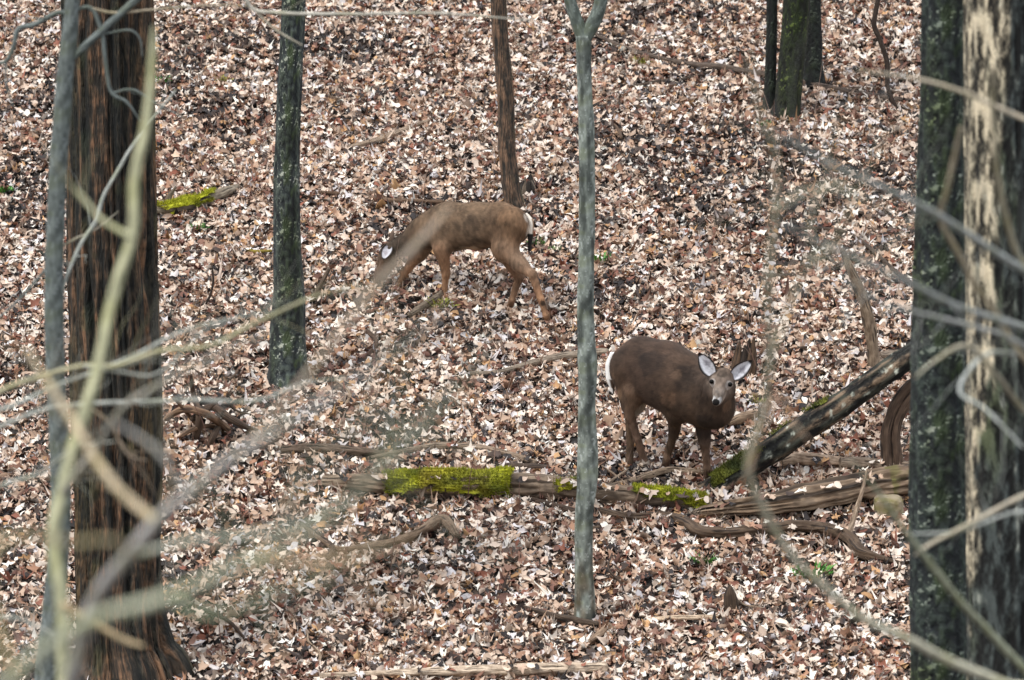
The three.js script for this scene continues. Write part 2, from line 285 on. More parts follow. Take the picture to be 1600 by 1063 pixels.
// the big fibrous trunk
tree('old_tree', 'massive tree with stringy reddish brown furrowed bark and flared foot', {
  px: [[200, 1052, 172], [192, 1010, 140], [186, 930, 134], [184, 800, 134], [181, 600, 142], [176, 450, 139], [173, 250, 135], [168, 60, 141], [166, -60, 142]], mat: MAT.cedar, tile: 0.55, seg: 150, rows: 260, limbs: 10, height: 9, seed: 11,
  disp: (a, L, u, r) => { const w = a + 0.06 * n3(L * 1.6, 3, 1); const cx = Math.cos(w), sx = Math.sin(w); const f = Math.abs(n3(cx * 7 + 9, L * 0.55, sx * 7)), g = n3(cx * 17, L * 1.2 + 5, sx * 17); const butt = Math.max(0, Math.cos(5 * w + 0.8)) * 0.07 * sstep(0.75, 0.1, L); return -0.04 * (1 - sstep(0, 0.35, f)) + 0.014 * g + butt; },
  col: (() => { const c = new THREE.Color(), tan = C(0xf0d6be), dk = C(0x7c8580), gr = C(0x7d8c68); return (p, a) => { const s = n3(Math.cos(a) * 7 + 2, p.y * 0.9, Math.sin(a) * 7) * 0.7 + 0.5 * n3(Math.cos(a) * 16, p.y * 2.5, Math.sin(a) * 16); c.copy(tan).lerp(dk, sstep(-0.3, 0.4, s)); return c.lerp(gr, clamp(fbm(p.x * 4, p.y * 1.1, p.z * 4) * 2.2 - 0.1, 0, 0.7)); }; })(),
});
tree('mossy_tree', 'slim dark mossy tree with pale lichen, in front of it nothing but thin twigs', {
  px: [[451, 600, 66], [451, 575, 60], [450, 520, 56], [452, 470, 50], [449, 400, 42], [448, 300, 40], [450, 200, 38], [454, 100, 37], [457, 30, 36], [459, -50, 36]], mat: MAT.oak, tile: 0.42, seed: 21, seg: 56, rows: 190, height: 7,
  disp: (a, L) => 0.008 * n3(Math.cos(a) * 5, L * 3, Math.sin(a) * 5) + 0.02 * Math.max(0, Math.cos(4 * a)) * sstep(0.35, 0, L), col: mossy(0.12, 3),
}).g.userData.label = 'slim dark mossy tree with pale lichen, standing between the massive trunk and the grazing deer';
tree('brown_tree', 'slender brownish tree rising right behind the grazing deer', {
  px: [[806, 330, 34], [800, 300, 30], [793, 240, 27], [790, 150, 26], [782, 60, 25], [777, -30, 25]], mat: MAT.cedar, color: C(0xf7e6d8), tile: 0.5, seed: 31, seg: 32, rows: 90, height: 6, rough: 0.05,
});
tree('mossy_tree', 'straight thin outer trunk of the three trees beside the long fallen branch', { px: [[1203, 172, 24], [1204, 120, 18], [1206, 40, 17], [1207, -40, 17]], mat: MAT.oak, color: C(0x5f6a60), seed: 41, seg: 24, rows: 60, height: 5, limbs: 5, rough: 0.05, tile: 0.4, group: 'clump of three trees' });
tree('mossy_tree', 'thick slanting trunk with green mossy foot among the three trees', { px: [[1228, 182, 50], [1231, 165, 42], [1237, 100, 40], [1243, 40, 40], [1248, -40, 41]], mat: MAT.oak, color: C(0x8c937e), seed: 42, seg: 36, rows: 60, height: 7, tile: 0.45, col: (() => { const c = new THREE.Color(), g = C(0x7b8c45), b = C(0x9a8d7c); return (p) => c.copy(b).lerp(g, clamp(fbm(p.x * 6, p.y * 2, p.z * 6) * 1.5 + 0.5, 0, 1)); })(), disp: (a, L) => 0.008 * n3(Math.cos(a) * 5, L * 2, Math.sin(a) * 5), group: 'clump of three trees' });
tree('mossy_tree', 'dark rear trunk of the three trees, half hidden by the slanting one', { px: [[1273, 136, 36], [1271, 110, 31], [1269, 40, 30], [1267, -40, 30]], mat: MAT.oak, color: C(0x6b736c), seed: 43, seg: 30, rows: 50, height: 7, tile: 0.4, rough: 0.05, group: 'clump of three trees' });
// forked sapling in the middle
{
  const t = tree('forked_sapling', 'thin grey forked sapling with a scarred foot in front of the standing doe', {
    px: [[914, 972, 36], [914, 945, 33], [912, 880, 28], [914, 800, 30], [918, 745, 33], [917, 640, 27], [918, 590, 27], [917, 555, 30], [915, 480, 26], [917, 350, 25], [917, 225, 25], [913, 120, 22], [912, 55, 25]], mat: MAT.smooth, color: C(0x8b948f), tile: 0.35, seed: 51, seg: 36, rows: 220, noTop: true,
    disp: (a, L, u, r) => { const s = L - 0.5; const scar = sstep(0, 0.25, s) * sstep(0.62, 0.35, s) * Math.max(0, Math.cos(a - 0.9)) ** 3; return -0.04 * scar + 0.0035 * n3(Math.cos(a) * 3, L * 7, Math.sin(a) * 3) + 0.008 * Math.max(0, n3(2, L * 3.3, 5) - 0.3); },
    col: (() => { const c = new THREE.Color(), a0 = C(0xa6aeaa), br = C(0x7c6c58), dk = C(0x353c3c); return (p, a, u) => { c.copy(a0).lerp(dk, clamp(fbm(p.x * 22, p.y * 5, p.z * 22, 3) * 2.2 + 0.15, 0, 0.75)); if (u < 0.3) c.lerp(br, 0.75 * sstep(0.3, 0.16, u) * clamp(0.7 + n3(a * 2, p.y * 9, 3), 0, 1)); if (u < 0.15) c.lerp(dk, clamp(n3(p.x * 16, p.y * 5, p.z * 16 + 4) * 3 + 0.4, 0, 1)); return c; }; })(),
  });
  const z = t.z, P = (x, y) => pz(x, y, z), m = t.k / 2;
  for (const [pts, w] of [[[[912, 62], [904, 40], [896, 18], [888, -10], [875, -90], [870, -300], [850, -700]], [22, 20, 19, 18, 16, 12, 5]], [[[912, 62], [924, 42], [934, 20], [940, -5], [950, -90], [975, -350], [985, -900]], [23, 22, 21, 20, 18, 13, 5]]])
    mesh('fork', limb(pts.map(([x, y]) => P(x, y)), w.map((v) => v * m), { seg: 16, rows: 50, color: C(0x7a837f), tile: 0.35, rough: 0.03 }), MAT.smooth, t.g);
  mesh('branch_stub', limb([P(919, 560), P(926, 557), P(931, 553)], [15 * m, 9 * m, 5 * m], { seg: 10, rows: 8, color: C(0x8a7a6b) }), MAT.smooth, t.g);
}
// the two trunks on the near side of the ravine
tree('bark_tree', 'dark straight tree speckled with pale lichen beside the mossy leaning log', {
  z: -21.8, px: [[1468, 1120, 93], [1467, 900, 89], [1466, 700, 88], [1468, 500, 84], [1471, 300, 78], [1475, 100, 70], [1477, -60, 68]], mat: MAT.oak, color: C(0xc6ccc4), tile: 0.4, seed: 61, seg: 70, rows: 220, height: 8,
  disp: (a, L) => 0.009 * n3(Math.cos(a) * 7, L * 2.5, Math.sin(a) * 7) + 0.005 * n3(Math.cos(a) * 15, L * 9, Math.sin(a) * 15), col: (() => { const c = new THREE.Color(), b = C(0xb4bcb8), g = C(0x8f9c62), pl = C(0xffffff); return (p, a) => { c.copy(b); return c.lerp(g, clamp(fbm(p.x * 6, p.y * 2.5, p.z * 6) * 2 + 0.05, 0, 0.8)).lerp(pl, clamp(n3(p.x * 30, p.y * 14, p.z * 30) * 4 - 2.2, 0, 0.8)); }; })(),
});
tree('bark_tree', 'ridged tree with sunlight painted as a cream strip down its left side, close beside the lichen speckled dark tree', {
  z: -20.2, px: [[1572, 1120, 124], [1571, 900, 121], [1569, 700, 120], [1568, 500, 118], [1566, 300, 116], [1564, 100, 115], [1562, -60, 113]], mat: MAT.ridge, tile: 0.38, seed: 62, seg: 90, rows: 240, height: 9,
  disp: (a, L) => { const f = Math.abs(n3(Math.cos(a) * 11, L * 1.3 + 4, Math.sin(a) * 11)); return -0.012 * (1 - sstep(0, 0.4, f)) + 0.004 * n3(Math.cos(a) * 20, L * 9, Math.sin(a) * 20); },
  col: (() => { const c = new THREE.Color(), b = C(0x454d4d), g = C(0x5a6342), cr = C(0xd8cdb4), wl = C(0xaab0a8); return (p, a, u) => { c.copy(b).lerp(g, clamp(fbm(p.x * 6 + 4, p.y * 2, p.z * 6) * 2, 0, 0.7)); const x = p.x - pz(1568, 500, -20.2).x; c.lerp(wl, clamp(n3(p.x * 34, p.y * 16, p.z * 34) * 4 - 2.3, 0, 0.8)); const edge = -0.04 + 0.05 * fbm(p.y * 2.5, 3, 7) - 0.09 * sstep(-3.6, -4.3, p.y); const m = sstep(edge + 0.015, edge - 0.015, x + 0.025 * n3(p.y * 12, x * 40, 2)); return c.lerp(cr, m * clamp(0.8 + 0.7 * n3(p.x * 45, p.y * 9, p.z * 45), 0.15, 1)); }; })(),  // left cream strip is sunlight painted into the bark colour, fading lower down
});

console.log('logs');
// ---------- logs, stumps and sticks ----------
function stickGeo(px, o = {}) {
  const n = px.length, pts = px.map(([x, y, w, lift = 0]) => { const d = pg(x, y); const r = w / 2 / ppm(d); return o.z ? pz(x, y, o.z) : pg(x, y, r * (o.sink ?? 0.8) + 0.028 + lift); });
  return { pts, geo: limb(pts, px.map(([, , w], i) => w / 2 / ppm(pts[i])), { seg: Math.max(14, o.seg ?? 8), crack: o.crack ?? 0.28, color: o.color, rough: o.rough ?? 0.14, tile: o.tile ?? 0.25, seed: px[0][0], col: o.col, disp: o.disp, rows: o.rows ?? 90, endColor: o.endColor, jag: o.jag }) };
}
function stick(name, label, px, o = {}) {
  const { geo } = stickGeo(px, o); const m = mesh('', geo, o.mat ?? MAT.wood); top(m, name, label, o.category ?? 'branch', o.group); return m;
}
const mossBlade = (A, p, n, len, r, c) => { const d = n.clone().add(V(gauss(r) * 0.5, 0.3, gauss(r) * 0.5)).normalize(), s = V(gauss(r), gauss(r) * 0.3, gauss(r)).normalize().multiplyScalar(0.003 + 0.002 * r()); const b = A.pos.length / 3; for (const q of [p.clone().add(s), p.clone().sub(s), p.clone().addScaledVector(d, len)]) { A.pos.push(q.x, q.y, q.z); A.col.push(c.r, c.g, c.b); } A.idx.push(b, b + 1, b + 2); };
function mossOn(pts, rad, keep, o) {                                  // a cushion of moss over part of a log
  const r = rng(o.seed ?? 3), A = { pos: [], col: [], idx: [] }, c = new THREE.Color(); const y1 = C(o.y1 ?? 0xa3a524), y2 = C(o.y2 ?? 0x666d1f), y3 = C(0x7d6c2c);
  const base = limb(pts, rad, { seg: 40, rows: o.rows ?? 110, disp: (a, L, u, R) => { return 0.002 + (o.thick ?? 0.014) * (0.5 + n3(Math.cos(a) * 3, L * 14, Math.sin(a) * 3)); } });
  const P = base.attributes.position, N = base.attributes.normal, I = base.index, p = V(), n = V(); const ok = new Uint8Array(P.count);
  for (let i = 0; i < P.count; i++) { p.fromBufferAttribute(P, i); n.fromBufferAttribute(N, i); ok[i] = keep(p, n) ? 1 : 0; }
  const map = new Map(); const tone = (p) => c.copy(y2).lerp(y1, clamp(0.55 + n3(p.x * 9, p.y * 20, p.z * 9) * 0.8, 0, 1)).lerp(y3, clamp(n3(p.x * 5 + 9, p.y * 5, p.z * 5) * 1.6 - 0.5, 0, 0.7)).multiplyScalar(0.8 + 0.4 * r());
  for (let t = 0; t < I.count; t += 3) { const f = [I.getX(t), I.getX(t + 1), I.getX(t + 2)]; if (!f.every((k) => ok[k])) continue; for (const k of f) { if (!map.has(k)) { map.set(k, A.pos.length / 3); p.fromBufferAttribute(P, k); A.pos.push(p.x, p.y, p.z); tone(p); A.col.push(c.r, c.g, c.b); } A.idx.push(map.get(k)); } }
  const ks = [...map.keys()]; for (let i = 0; i < (o.blades ?? 7000) && ks.length; i++) { const k = ks[r() * ks.length | 0]; p.fromBufferAttribute(P, k); n.fromBufferAttribute(N, k); p.x += gauss(r) * 0.01; p.y += gauss(r) * 0.003; mossBlade(A, p, n, 0.012 + 0.02 * r(), r, tone(p)); }
  return leafGeo(A);
}
// long mossy log
{
  const g = new THREE.Group(); top(g, 'mossy_log', 'long low rotten log capped with bright yellow green moss', 'log');
  const lc = new THREE.Color(), C0 = C(0xa0958a), C1 = C(0x4d443c);
  const px = [[505, 752, 20], [560, 754, 28], [620, 757, 36], [700, 759, 40], [790, 759, 42], [860, 762, 40], [920, 768, 36], [1000, 777, 34], [1065, 783, 30], [1110, 789, 22]];
  const { geo, pts } = stickGeo(px, { seg: 48, rows: 260, rough: 0.13, tile: 0.5, sink: 0.62, crack: 0.16, col: (p, a, u) => lc.copy(C0).lerp(C1, clamp(fbm(p.x * 5, p.y * 14, p.z * 14, 3) * 2.4 + 0.2, 0, 1)) }); mesh('log', geo, MAT.wood, g);
  const rad = px.map(([, , w], i) => w / 2 / ppm(pts[i]));
  const cx = (p) => p.x / -p.z * F * 1.0 + 800;
  mesh('moss', mossOn(pts, rad, (p, n) => { const x = p.x, s = fbm(x * 7, p.z * 9, 2, 2); const a = x > pz(602, 750, -31).x && x < pz(822, 750, -31).x && n.y > -0.55 + s * 0.7, edge = x > pz(800, 750, -31).x && s < 0.05; return a && !edge && n.z > -0.9; }, { seed: 5, thick: 0.02, blades: 9000 }), MAT.moss, g);
  mesh('moss', mossOn(pts, rad, (p, n) => { const x = p.x, s = fbm(x * 6 + 4, p.z * 9, 2, 2); return ((x > pz(985, 750, -31).x && x < pz(1098, 750, -31).x) || (x > pz(866, 750, -31).x && x < pz(905, 750, -31).x && n.y < 0.75)) && n.y > 0.1 + s * 0.8; }, { seed: 6, thick: 0.014, blades: 3500 }), MAT.moss, g);
}
// leaning mossy log
{
  const g = new THREE.Group(); top(g, 'leaning_log', 'dark fallen trunk slanting up off the ground, spotted with moss and lichen', 'log');
  const z0 = pg(1105, 768).z, px = [[1095, 772, 30], [1130, 752, 38], [1190, 715, 42], [1260, 668, 42], [1330, 622, 40], [1400, 572, 38], [1450, 535, 36], [1530, 478, 30]], k = 0.5 / (F / -z0);
  const pts = px.map(([x, y], i) => pz(x, y, z0 - i * 0.05)); const rad = px.map(([, , w]) => w * k);
  const dk = C(0x3e4038), br = C(0x7c6a58), c = new THREE.Color();
  const li = C(0xd5dccf); mesh('log', limb(pts, rad, { seg: 40, rows: 200, rough: 0.09, tile: 0.4, disp: (a, L) => -0.012 * (1 - sstep(0, 0.3, Math.abs(n3(Math.cos(a) * 3, L * 0.7, Math.sin(a) * 3)))), col: (p, a) => c.copy(dk).lerp(br, clamp(n3(Math.cos(a) * 2.4, p.x * 1.3, Math.sin(a) * 2.4) * 3 - 0.2, 0, 1)).lerp(li, clamp(n3(p.x * 26, p.y * 26, p.z * 26) * 5 - 2.9, 0, 1)) }), MAT.ridge, g);
  mesh('moss', mossOn(pts, rad.map((r) => r * 1.0), (p, n) => n.y > 0.25 && fbm(p.x * 6, p.y * 6, p.z * 6, 2) > -0.05 && p.x < pz(1300, 700, z0).x, { seed: 8, thick: 0.007, blades: 2500, rows: 90, y1: 0x76792a, y2: 0x3f4720 }), MAT.moss, g).material = MAT.moss;
}
// splintered grey log at the right
{
  const px = [[1098, 800, 22], [1140, 795, 32], [1190, 790, 44], [1250, 783, 52], [1310, 772, 54], [1370, 760, 56], [1430, 752, 58], [1470, 748, 50]], c = new THREE.Color(), a0 = C(0xa39587), d0 = C(0x4a413a), gr = C(0x7c8248);
  stick('splintered_log', 'thick bare splintered log with a long dark crack beside the lichen speckled tree', px, { category: 'log', seg: 72, rows: 260, tile: 0.55, sink: 0.75, rough: 0.09, jag: 2.5, crack: 0.22,
    disp: (a, L, u, r) => { const w = a + 0.25 * n3(L * 1.5, 2, 2); return -0.035 * (1 - sstep(0, 0.32, Math.abs(Math.sin((w - 1.1) * 0.5)))) * sstep(0.05, 0.25, u) - 0.03 * (1 - sstep(0, 0.25, Math.abs(n3(Math.cos(w) * 2, L * 0.8, Math.sin(w) * 2)))) ; },
    col: (p, a, u) => c.copy(a0).lerp(d0, clamp(n3(Math.cos(a) * 4, p.x * 1.6, Math.sin(a) * 4) * 2.2, 0, 1)).lerp(gr, u > 0.75 ? clamp(fbm(p.x * 8, p.y * 8, p.z * 8) * 3, 0, 0.7) : 0) });
}
stick('crooked_branch', 'dark crooked rotten branch lying in front of the splintered log', [[938, 798, 10], [985, 808, 13], [1040, 807, 15], [1072, 818, 20], [1100, 832, 22], [1140, 833, 17], [1200, 827, 19], [1260, 823, 20], [1310, 832, 20], [1330, 845, 24], [1345, 862, 24], [1385, 874, 12], [1410, 880, 6]], { color: C(0x6a5d52), seg: 26, tile: 0.35, rows: 240, rough: 0.22, crack: 0.35 });
stick('pale_stick', 'thin pale barkless stick propped against the splintered log', [[1326, 842, 9], [1333, 815, 9], [1342, 785, 8], [1350, 757, 6], [1355, 735, 4]], { z: pg(1326, 846).z, color: C(0xe8ddd2), rough: 0.1 });
{ // arching root at the right
  const g = new THREE.Group(); top(g, 'arching_root', 'curved dead root stub arching up between the leaning log and dark tree', 'root'); const z = pg(1392, 738).z;
  for (const [pts, w] of [[[[1388, 745], [1386, 715], [1385, 680], [1392, 650], [1405, 622], [1425, 600], [1450, 585]], [24, 19, 17, 16, 17, 17, 14]], [[[1406, 742], [1402, 712], [1400, 685], [1404, 658], [1416, 632], [1432, 612], [1455, 598]], [20, 17, 16, 15, 16, 16, 12]]])
    mesh('root', limb(pts.map(([x, y]) => pz(x, y, z)), w.map((v) => v / 2 / ppm(V(0, 0, z))), { seg: 16, rows: 60, rough: 0.14, color: C(0x6f6056), tile: 0.4, seed: pts[0][0] }), MAT.wood, g);
}
stick('pale_log', 'short smooth pale log under the leaning trunk', [[1222, 722, 14], [1245, 717, 20], [1280, 719, 22], [1318, 722, 18]], { category: 'log', color: C(0xeadacd), seg: 14, rough: 0.07 });
stick('grey_log', 'short grey log lying between the pale log and the arching root', [[1312, 722, 20], [1345, 724, 20], [1400, 728, 18], [1440, 731, 16]], { category: 'log', color: C(0xa69c93), seg: 14, rough: 0.09 });
{ // squared rock
  const g = new THREE.IcosahedronGeometry(1, 4), P = g.attributes.position, p = V(), col = [], c = new THREE.Color(); const o = pg(1388, 806);
  for (let i = 0; i < P.count; i++) { p.fromBufferAttribute(P, i); const k = 1 / Math.pow(Math.abs(p.x) ** 5 + Math.abs(p.y) ** 5 + Math.abs(p.z) ** 5, 0.2); p.multiplyScalar(k * (1 + 0.14 * fbm(p.x * 2, p.y * 2, p.z * 2))); c.set(0x8b7f6a).lerp(C(0x6b6430), clamp(fbm(p.x * 2 + 5, p.y * 2, p.z * 2) * 3 + 0.2, 0, 0.9)); col.push(c.r, c.g, c.b); P.setXYZ(i, p.x * 0.1, p.y * 0.08, p.z * 0.09); }
  g.setAttribute('color', new THREE.Float32BufferAttribute(col, 3)); g.computeVertexNormals(); const m = mesh('', g, MAT.plain); m.position.set(o.x, o.y + 0.06, o.z); top(m, 'rock', 'blocky tan rock with yellow moss at the end of the splintered log', 'rock');
}
stick('bleached_log', 'bleached white slender log half sunk in leaves below the mossy log', [[500, 1056, 8], [570, 1054, 10], [640, 1052, 14], [720, 1049, 17], [800, 1047, 20], [880, 1045, 22], [948, 1044, 16]], { category: 'log', color: C(0xebe3da), seg: 20, rough: 0.16 });
stick('bow_branch', 'thin grey bow shaped branch behind the yellow green mossy log', [[575, 716, 6], [630, 705, 9], [690, 697, 12], [740, 699, 11], [790, 708, 12], [838, 724, 11]], { color: C(0xa89c92), disp: null });
stick('dark_stick', 'short dark stick at the end of the bow shaped branch', [[785, 727, 8], [820, 729, 11], [858, 731, 10]], { color: C(0x5f544e) });
stick('grey_branch', 'straight grey fallen branch reaching behind the forked sapling toward the doe', [[735, 584, 7], [780, 581, 8], [830, 568, 12], [880, 556, 13], [950, 549, 12]], { color: C(0xa7a29c) });
stick('elbow_branch', 'pale elbow shaped branch below the left end of the mossy log', [[470, 818, 6], [500, 843, 8], [530, 858, 10], [580, 853, 13], [620, 846, 14], [660, 829, 17], [690, 813, 20], [704, 824, 17], [714, 838, 12]], { color: C(0x8c7d70), seg: 12 });
stick('forked_stick', 'dark stick crossing the elbow shaped branch', [[462, 812, 5], [490, 832, 8], [520, 858, 10], [512, 872, 9]], { color: C(0x54463c) });
stick('dark_branch', 'dark decayed branch lying against the foot of the forked sapling', [[818, 948, 5], [850, 958, 12], [890, 968, 14], [935, 976, 9]], { color: C(0x5c5148) });
stick('hooked_stick', 'stubby pale hooked stick beside the foot of the forked sapling', [[922, 1002, 8], [938, 990, 12], [952, 978, 10], [958, 984, 5]], { color: C(0xb7a698) });
{ // jagged stump behind the doe
  const g = new THREE.Group(); top(g, 'broken_stump', 'jagged upright broken stump behind the head of the doe', 'stump'); const b = pg(1161, 590), r = rng(9), k = 1 / ppm(b);
  for (let i = 0; i < 11; i++) { const a = i / 11 * 6.283, x = Math.cos(a) * 13 * k, z = Math.sin(a) * 11 * k, h = (0.24 + 0.11 * r()) * (a < 1.6 || a > 4.6 ? 1.05 : 0.9); const p = V(b.x + x, b.y - 0.05, b.z + z); const w = 7.5 * k; mesh(i ? 'splinter_' + String(i).padStart(3, '0') : 'splinter', limb([p, p.clone().add(V(x * 0.1 + 0.01, h * 0.6, 0)), p.clone().add(V(x * 0.12 + 0.02, h, 0))], [w, w * 0.85, w * 0.25], { seg: 8, rows: 12, rough: 0.12, color: i % 3 ? C(0x6d5c4d) : C(0x3f362f), seed: i, jag: 1.5 }), MAT.wood, g); }
}
stick('long_branch', 'long dark fallen branch running past the three trees', [[930, 54, 6], [985, 78, 8], [1035, 92, 9], [1085, 102, 11], [1130, 106, 12], [1170, 113, 11], [1215, 120, 12], [1270, 133, 12], [1330, 145, 12], [1390, 154, 11], [1440, 162, 9]], { color: C(0x6b625e), rows: 120 });
stick('thin_branch', 'thin branch lying below the long dark fallen branch', [[985, 135, 4], [1030, 127, 6], [1075, 122, 6], [1110, 112, 5]], { color: C(0x6b625e) });
stick('side_branch', 'thin side branch crossing the long dark fallen branch', [[925, 92, 4], [950, 78, 5], [965, 68, 5]], { color: C(0x6b625e) });
stick('lone_branch', 'second dark branch lying to the far side of the three trees', [[1260, 152, 6], [1310, 140, 7], [1370, 140, 7], [1430, 150, 6]], { color: C(0x7c6f68) });
stick('bare_sapling', 'dark crooked bare sapling near the three trees', [[1402, 172, 6], [1394, 155, 9], [1387, 132, 8], [1386, 95, 8], [1376, 65, 8], [1366, 40, 9], [1369, 15, 8], [1374, -15, 7], [1380, -120, 5], [1374, -220, 2]], { z: pg(1402, 172).z, color: C(0x4f4642), category: 'sapling' });
stick('arched_branch', 'dark thin branch arching down toward the lichen speckled tree', [[1235, 358, 5], [1280, 357, 6], [1320, 363, 7], [1350, 380, 7], [1385, 412, 8], [1428, 446, 8]], { color: C(0x605650), sink: 1.6 });
stick('dead_snag', 'bent grey dead snag standing above the leaning log', [[1366, 578, 24], [1364, 545, 20], [1358, 505, 20], [1350, 470, 19], [1338, 440, 17], [1326, 415, 13], [1316, 390, 8]], { z: pg(1366, 578).z, color: C(0xa89d90), seg: 14, category: 'snag', rough: 0.12, mat: MAT.wood });
stick('propped_stick', 'grey stick lying under the chest of the grazing deer', [[640, 492, 10], [660, 479, 12], [680, 466, 12], [698, 453, 9]], { color: C(0x8f8880), sink: 1.6, seg: 10 });
stick('grey_limb', 'weathered grey limb on the open slope above the grazing deer', [[543, 230, 6], [580, 222, 10], [620, 208, 12], [650, 196, 9], [675, 187, 5]], { color: C(0xb4a99f), mat: MAT.wood });
stick('slope_branch', 'thin branch lying across the slope just above the back of the grazing deer', [[497, 300, 5], [545, 304, 7], [590, 312, 9], [640, 314, 10], [692, 316, 10]], { color: C(0x8d7a6c) });
{
  const g = new THREE.Group(); top(g, 'mossy_branch', 'short rotten log with yellow moss between the massive trunk and the slim mossy tree', 'log');
  const px = [[225, 330, 16], [262, 326, 20], [300, 319, 20], [330, 310, 20], [352, 300, 18], [372, 292, 10]]; const { geo, pts } = stickGeo(px, { seg: 16, rows: 60, color: C(0x9d9a92) }); mesh('log', geo, MAT.wood, g);
  const rad = px.map(([, , w], i) => w / 2 / ppm(pts[i])); const xm = pz(338, 310, -35.8).x; mesh('moss', mossOn(pts, rad, (p, n) => p.x < xm && n.y > -0.1 && fbm(p.x * 9, p.y * 9, p.z * 9, 2) > -0.12, { seed: 9, thick: 0.02, blades: 3000, rows: 60 }), MAT.moss, g);
  const b = pg(268, 330); mesh('stub', limb([b, b.clone().add(V(-0.02, 0.1, 0)), b.clone().add(V(0.03, 0.19, 0))], [0.035, 0.025, 0.01], { seg: 8, rows: 10, rough: 0.15, color: C(0x8b867e), jag: 2 }), MAT.wood, g);
}
stick('straight_stick', 'thin straight stick running up to the slim mossy tree', [[285, 413, 4], [340, 413, 5], [385, 417, 6], [428, 421, 6]], { color: C(0x8d8078) });
stick('small_twig', 'dark bent twig standing near the straight stick', [[316, 482, 4], [328, 462, 4], [333, 440, 4], [331, 418, 3]], { color: C(0x4d4440), z: pg(316, 482).z, category: 'twig' });
stick('mossy_stick', 'short stick with a streak of yellow moss beside the slim mossy tree', [[385, 392, 5], [405, 393, 6], [424, 392, 5]], { color: C(0xa8a046) });
stick('stub_branch', 'short dark branch lying alone below the arched dark branch', [[1183, 428, 8], [1210, 432, 11], [1243, 431, 8]], { color: C(0x5d554f) });
stick('broken_twig', 'dark broken twig on the slope below the head of the grazing deer', [[560, 566, 6], [578, 552, 9], [588, 538, 8], [584, 527, 7], [574, 518, 9]], { color: C(0x6b5a50), category: 'twig' });
stick('upright_stick', 'short grey stick poking up beside the slim mossy tree', [[490, 470, 7], [497, 452, 9], [506, 436, 8], [514, 420, 7]], { color: C(0x7d736b), z: pg(490, 472).z });
stick('short_log', 'small round rotten log piece beside the chest of the doe', [[1140, 662, 12], [1155, 655, 18], [1180, 647, 16]], { category: 'log', color: C(0xa09080), seg: 12 });
stick('leg_branch', 'bent branch lying across the feet of the doe', [[955, 758, 6], [985, 752, 10], [1015, 742, 13], [1048, 735, 13], [1075, 737, 12], [1100, 738, 10]], { color: C(0xb3a79b), seg: 10 });
stick('cross_twig', 'thin pale twig crossing the mossy log beside the forked sapling', [[935, 770, 4], [955, 752, 5], [975, 738, 4], [982, 733, 3]], { color: C(0xcabfb4), category: 'twig', sink: 2 });
stick('cross_twig', 'second thin twig leaning over the mossy log near the feet of the doe', [[1010, 790, 4], [985, 765, 5], [965, 745, 4], [940, 728, 3]], { color: C(0xbdb0a5), category: 'twig', sink: 2 });
stick('buried_stick', 'dark stick half buried between the mossy log and the crooked branch', [[832, 780, 6], [865, 790, 11], [905, 802, 12]], { color: C(0x594c43) });
stick('half_buried_log', 'low dark log among twigs left of the bow shaped branch', [[440, 703, 16], [490, 700, 16], [545, 704, 15], [600, 709, 10]], { category: 'log', color: C(0x766a62), seg: 12 }).userData.label = 'low dark log leading on from the bow shaped branch';
stick('end_log', 'pale sawn looking log end under the leaning trunk', [[1376, 556, 12], [1400, 553, 14], [1440, 556, 13]], { category: 'log', color: C(0xb8b0a8), seg: 12 }).userData.label = 'grey log end resting at the foot of the dead snag';
{ const b = pg(824, 306), r = rng(14), g = new THREE.Group(); top(g, 'dark_stump', 'small charred looking stump beside the slender brownish tree', 'stump');
  for (let i = 0; i < 9; i++) { const a = i / 9 * 6.283, x = Math.cos(a) * 0.04, z = Math.sin(a) * 0.04, p = V(b.x + x, b.y - 0.04, b.z + z), h = 0.12 + 0.1 * r(); mesh(i ? 'splinter_' + String(i).padStart(3, '0') : 'splinter', limb([p, p.clone().add(V(x * 0.2, h * 0.6, 0)), p.clone().add(V(-x * 0.2, h, 0))], [0.028, 0.024, 0.006], { seg: 7, rows: 8, rough: 0.15, color: i % 3 ? C(0x3d3b3a) : C(0x8f8983), seed: i }), MAT.wood, g); } }
{ // torn roots beside the big tree
  const g = new THREE.Group(); top(g, 'torn_roots', 'tangle of torn roots over a dark hollow beside the massive trunk', 'roots'); const z = pg(330, 690).z;
  const L = [[[[298, 586], [302, 615], [311, 650], [304, 690], [288, 735]], [5, 9, 12, 12, 7]], [[[258, 655], [285, 640], [318, 645], [352, 668], [380, 690], [404, 715], [414, 745]], [8, 12, 13, 12, 11, 9, 6]], [[[345, 660], [332, 685], [320, 712], [328, 742]], [9, 10, 8, 5]], [[[262, 700], [300, 672], [338, 668], [378, 700], [396, 728]], [6, 7, 7, 5, 3]], [[[318, 648], [346, 622], [366, 640], [392, 648]], [6, 5, 4, 2]], [[[270, 620], [296, 650], [330, 690], [352, 735]], [5, 7, 7, 4]], [[[300, 655], [330, 636], [362, 655], [385, 668], [402, 672]], [10, 13, 12, 8, 4]]];
  L.forEach(([p, w], i) => mesh(i ? 'root_00' + i : 'root', limb(p.map(([x, y], j) => pz(x, y, z - 0.12 * Math.sin(j * 2 + i) + (j === p.length - 1 ? 0.05 : 0))), w.map((v) => v / 2 / ppm(V(0, 0, z))), { seg: 10, rows: 40, rough: 0.18, color: i % 2 ? C(0x9a8472) : C(0x5f5147), seed: i }), MAT.wood, g));
}
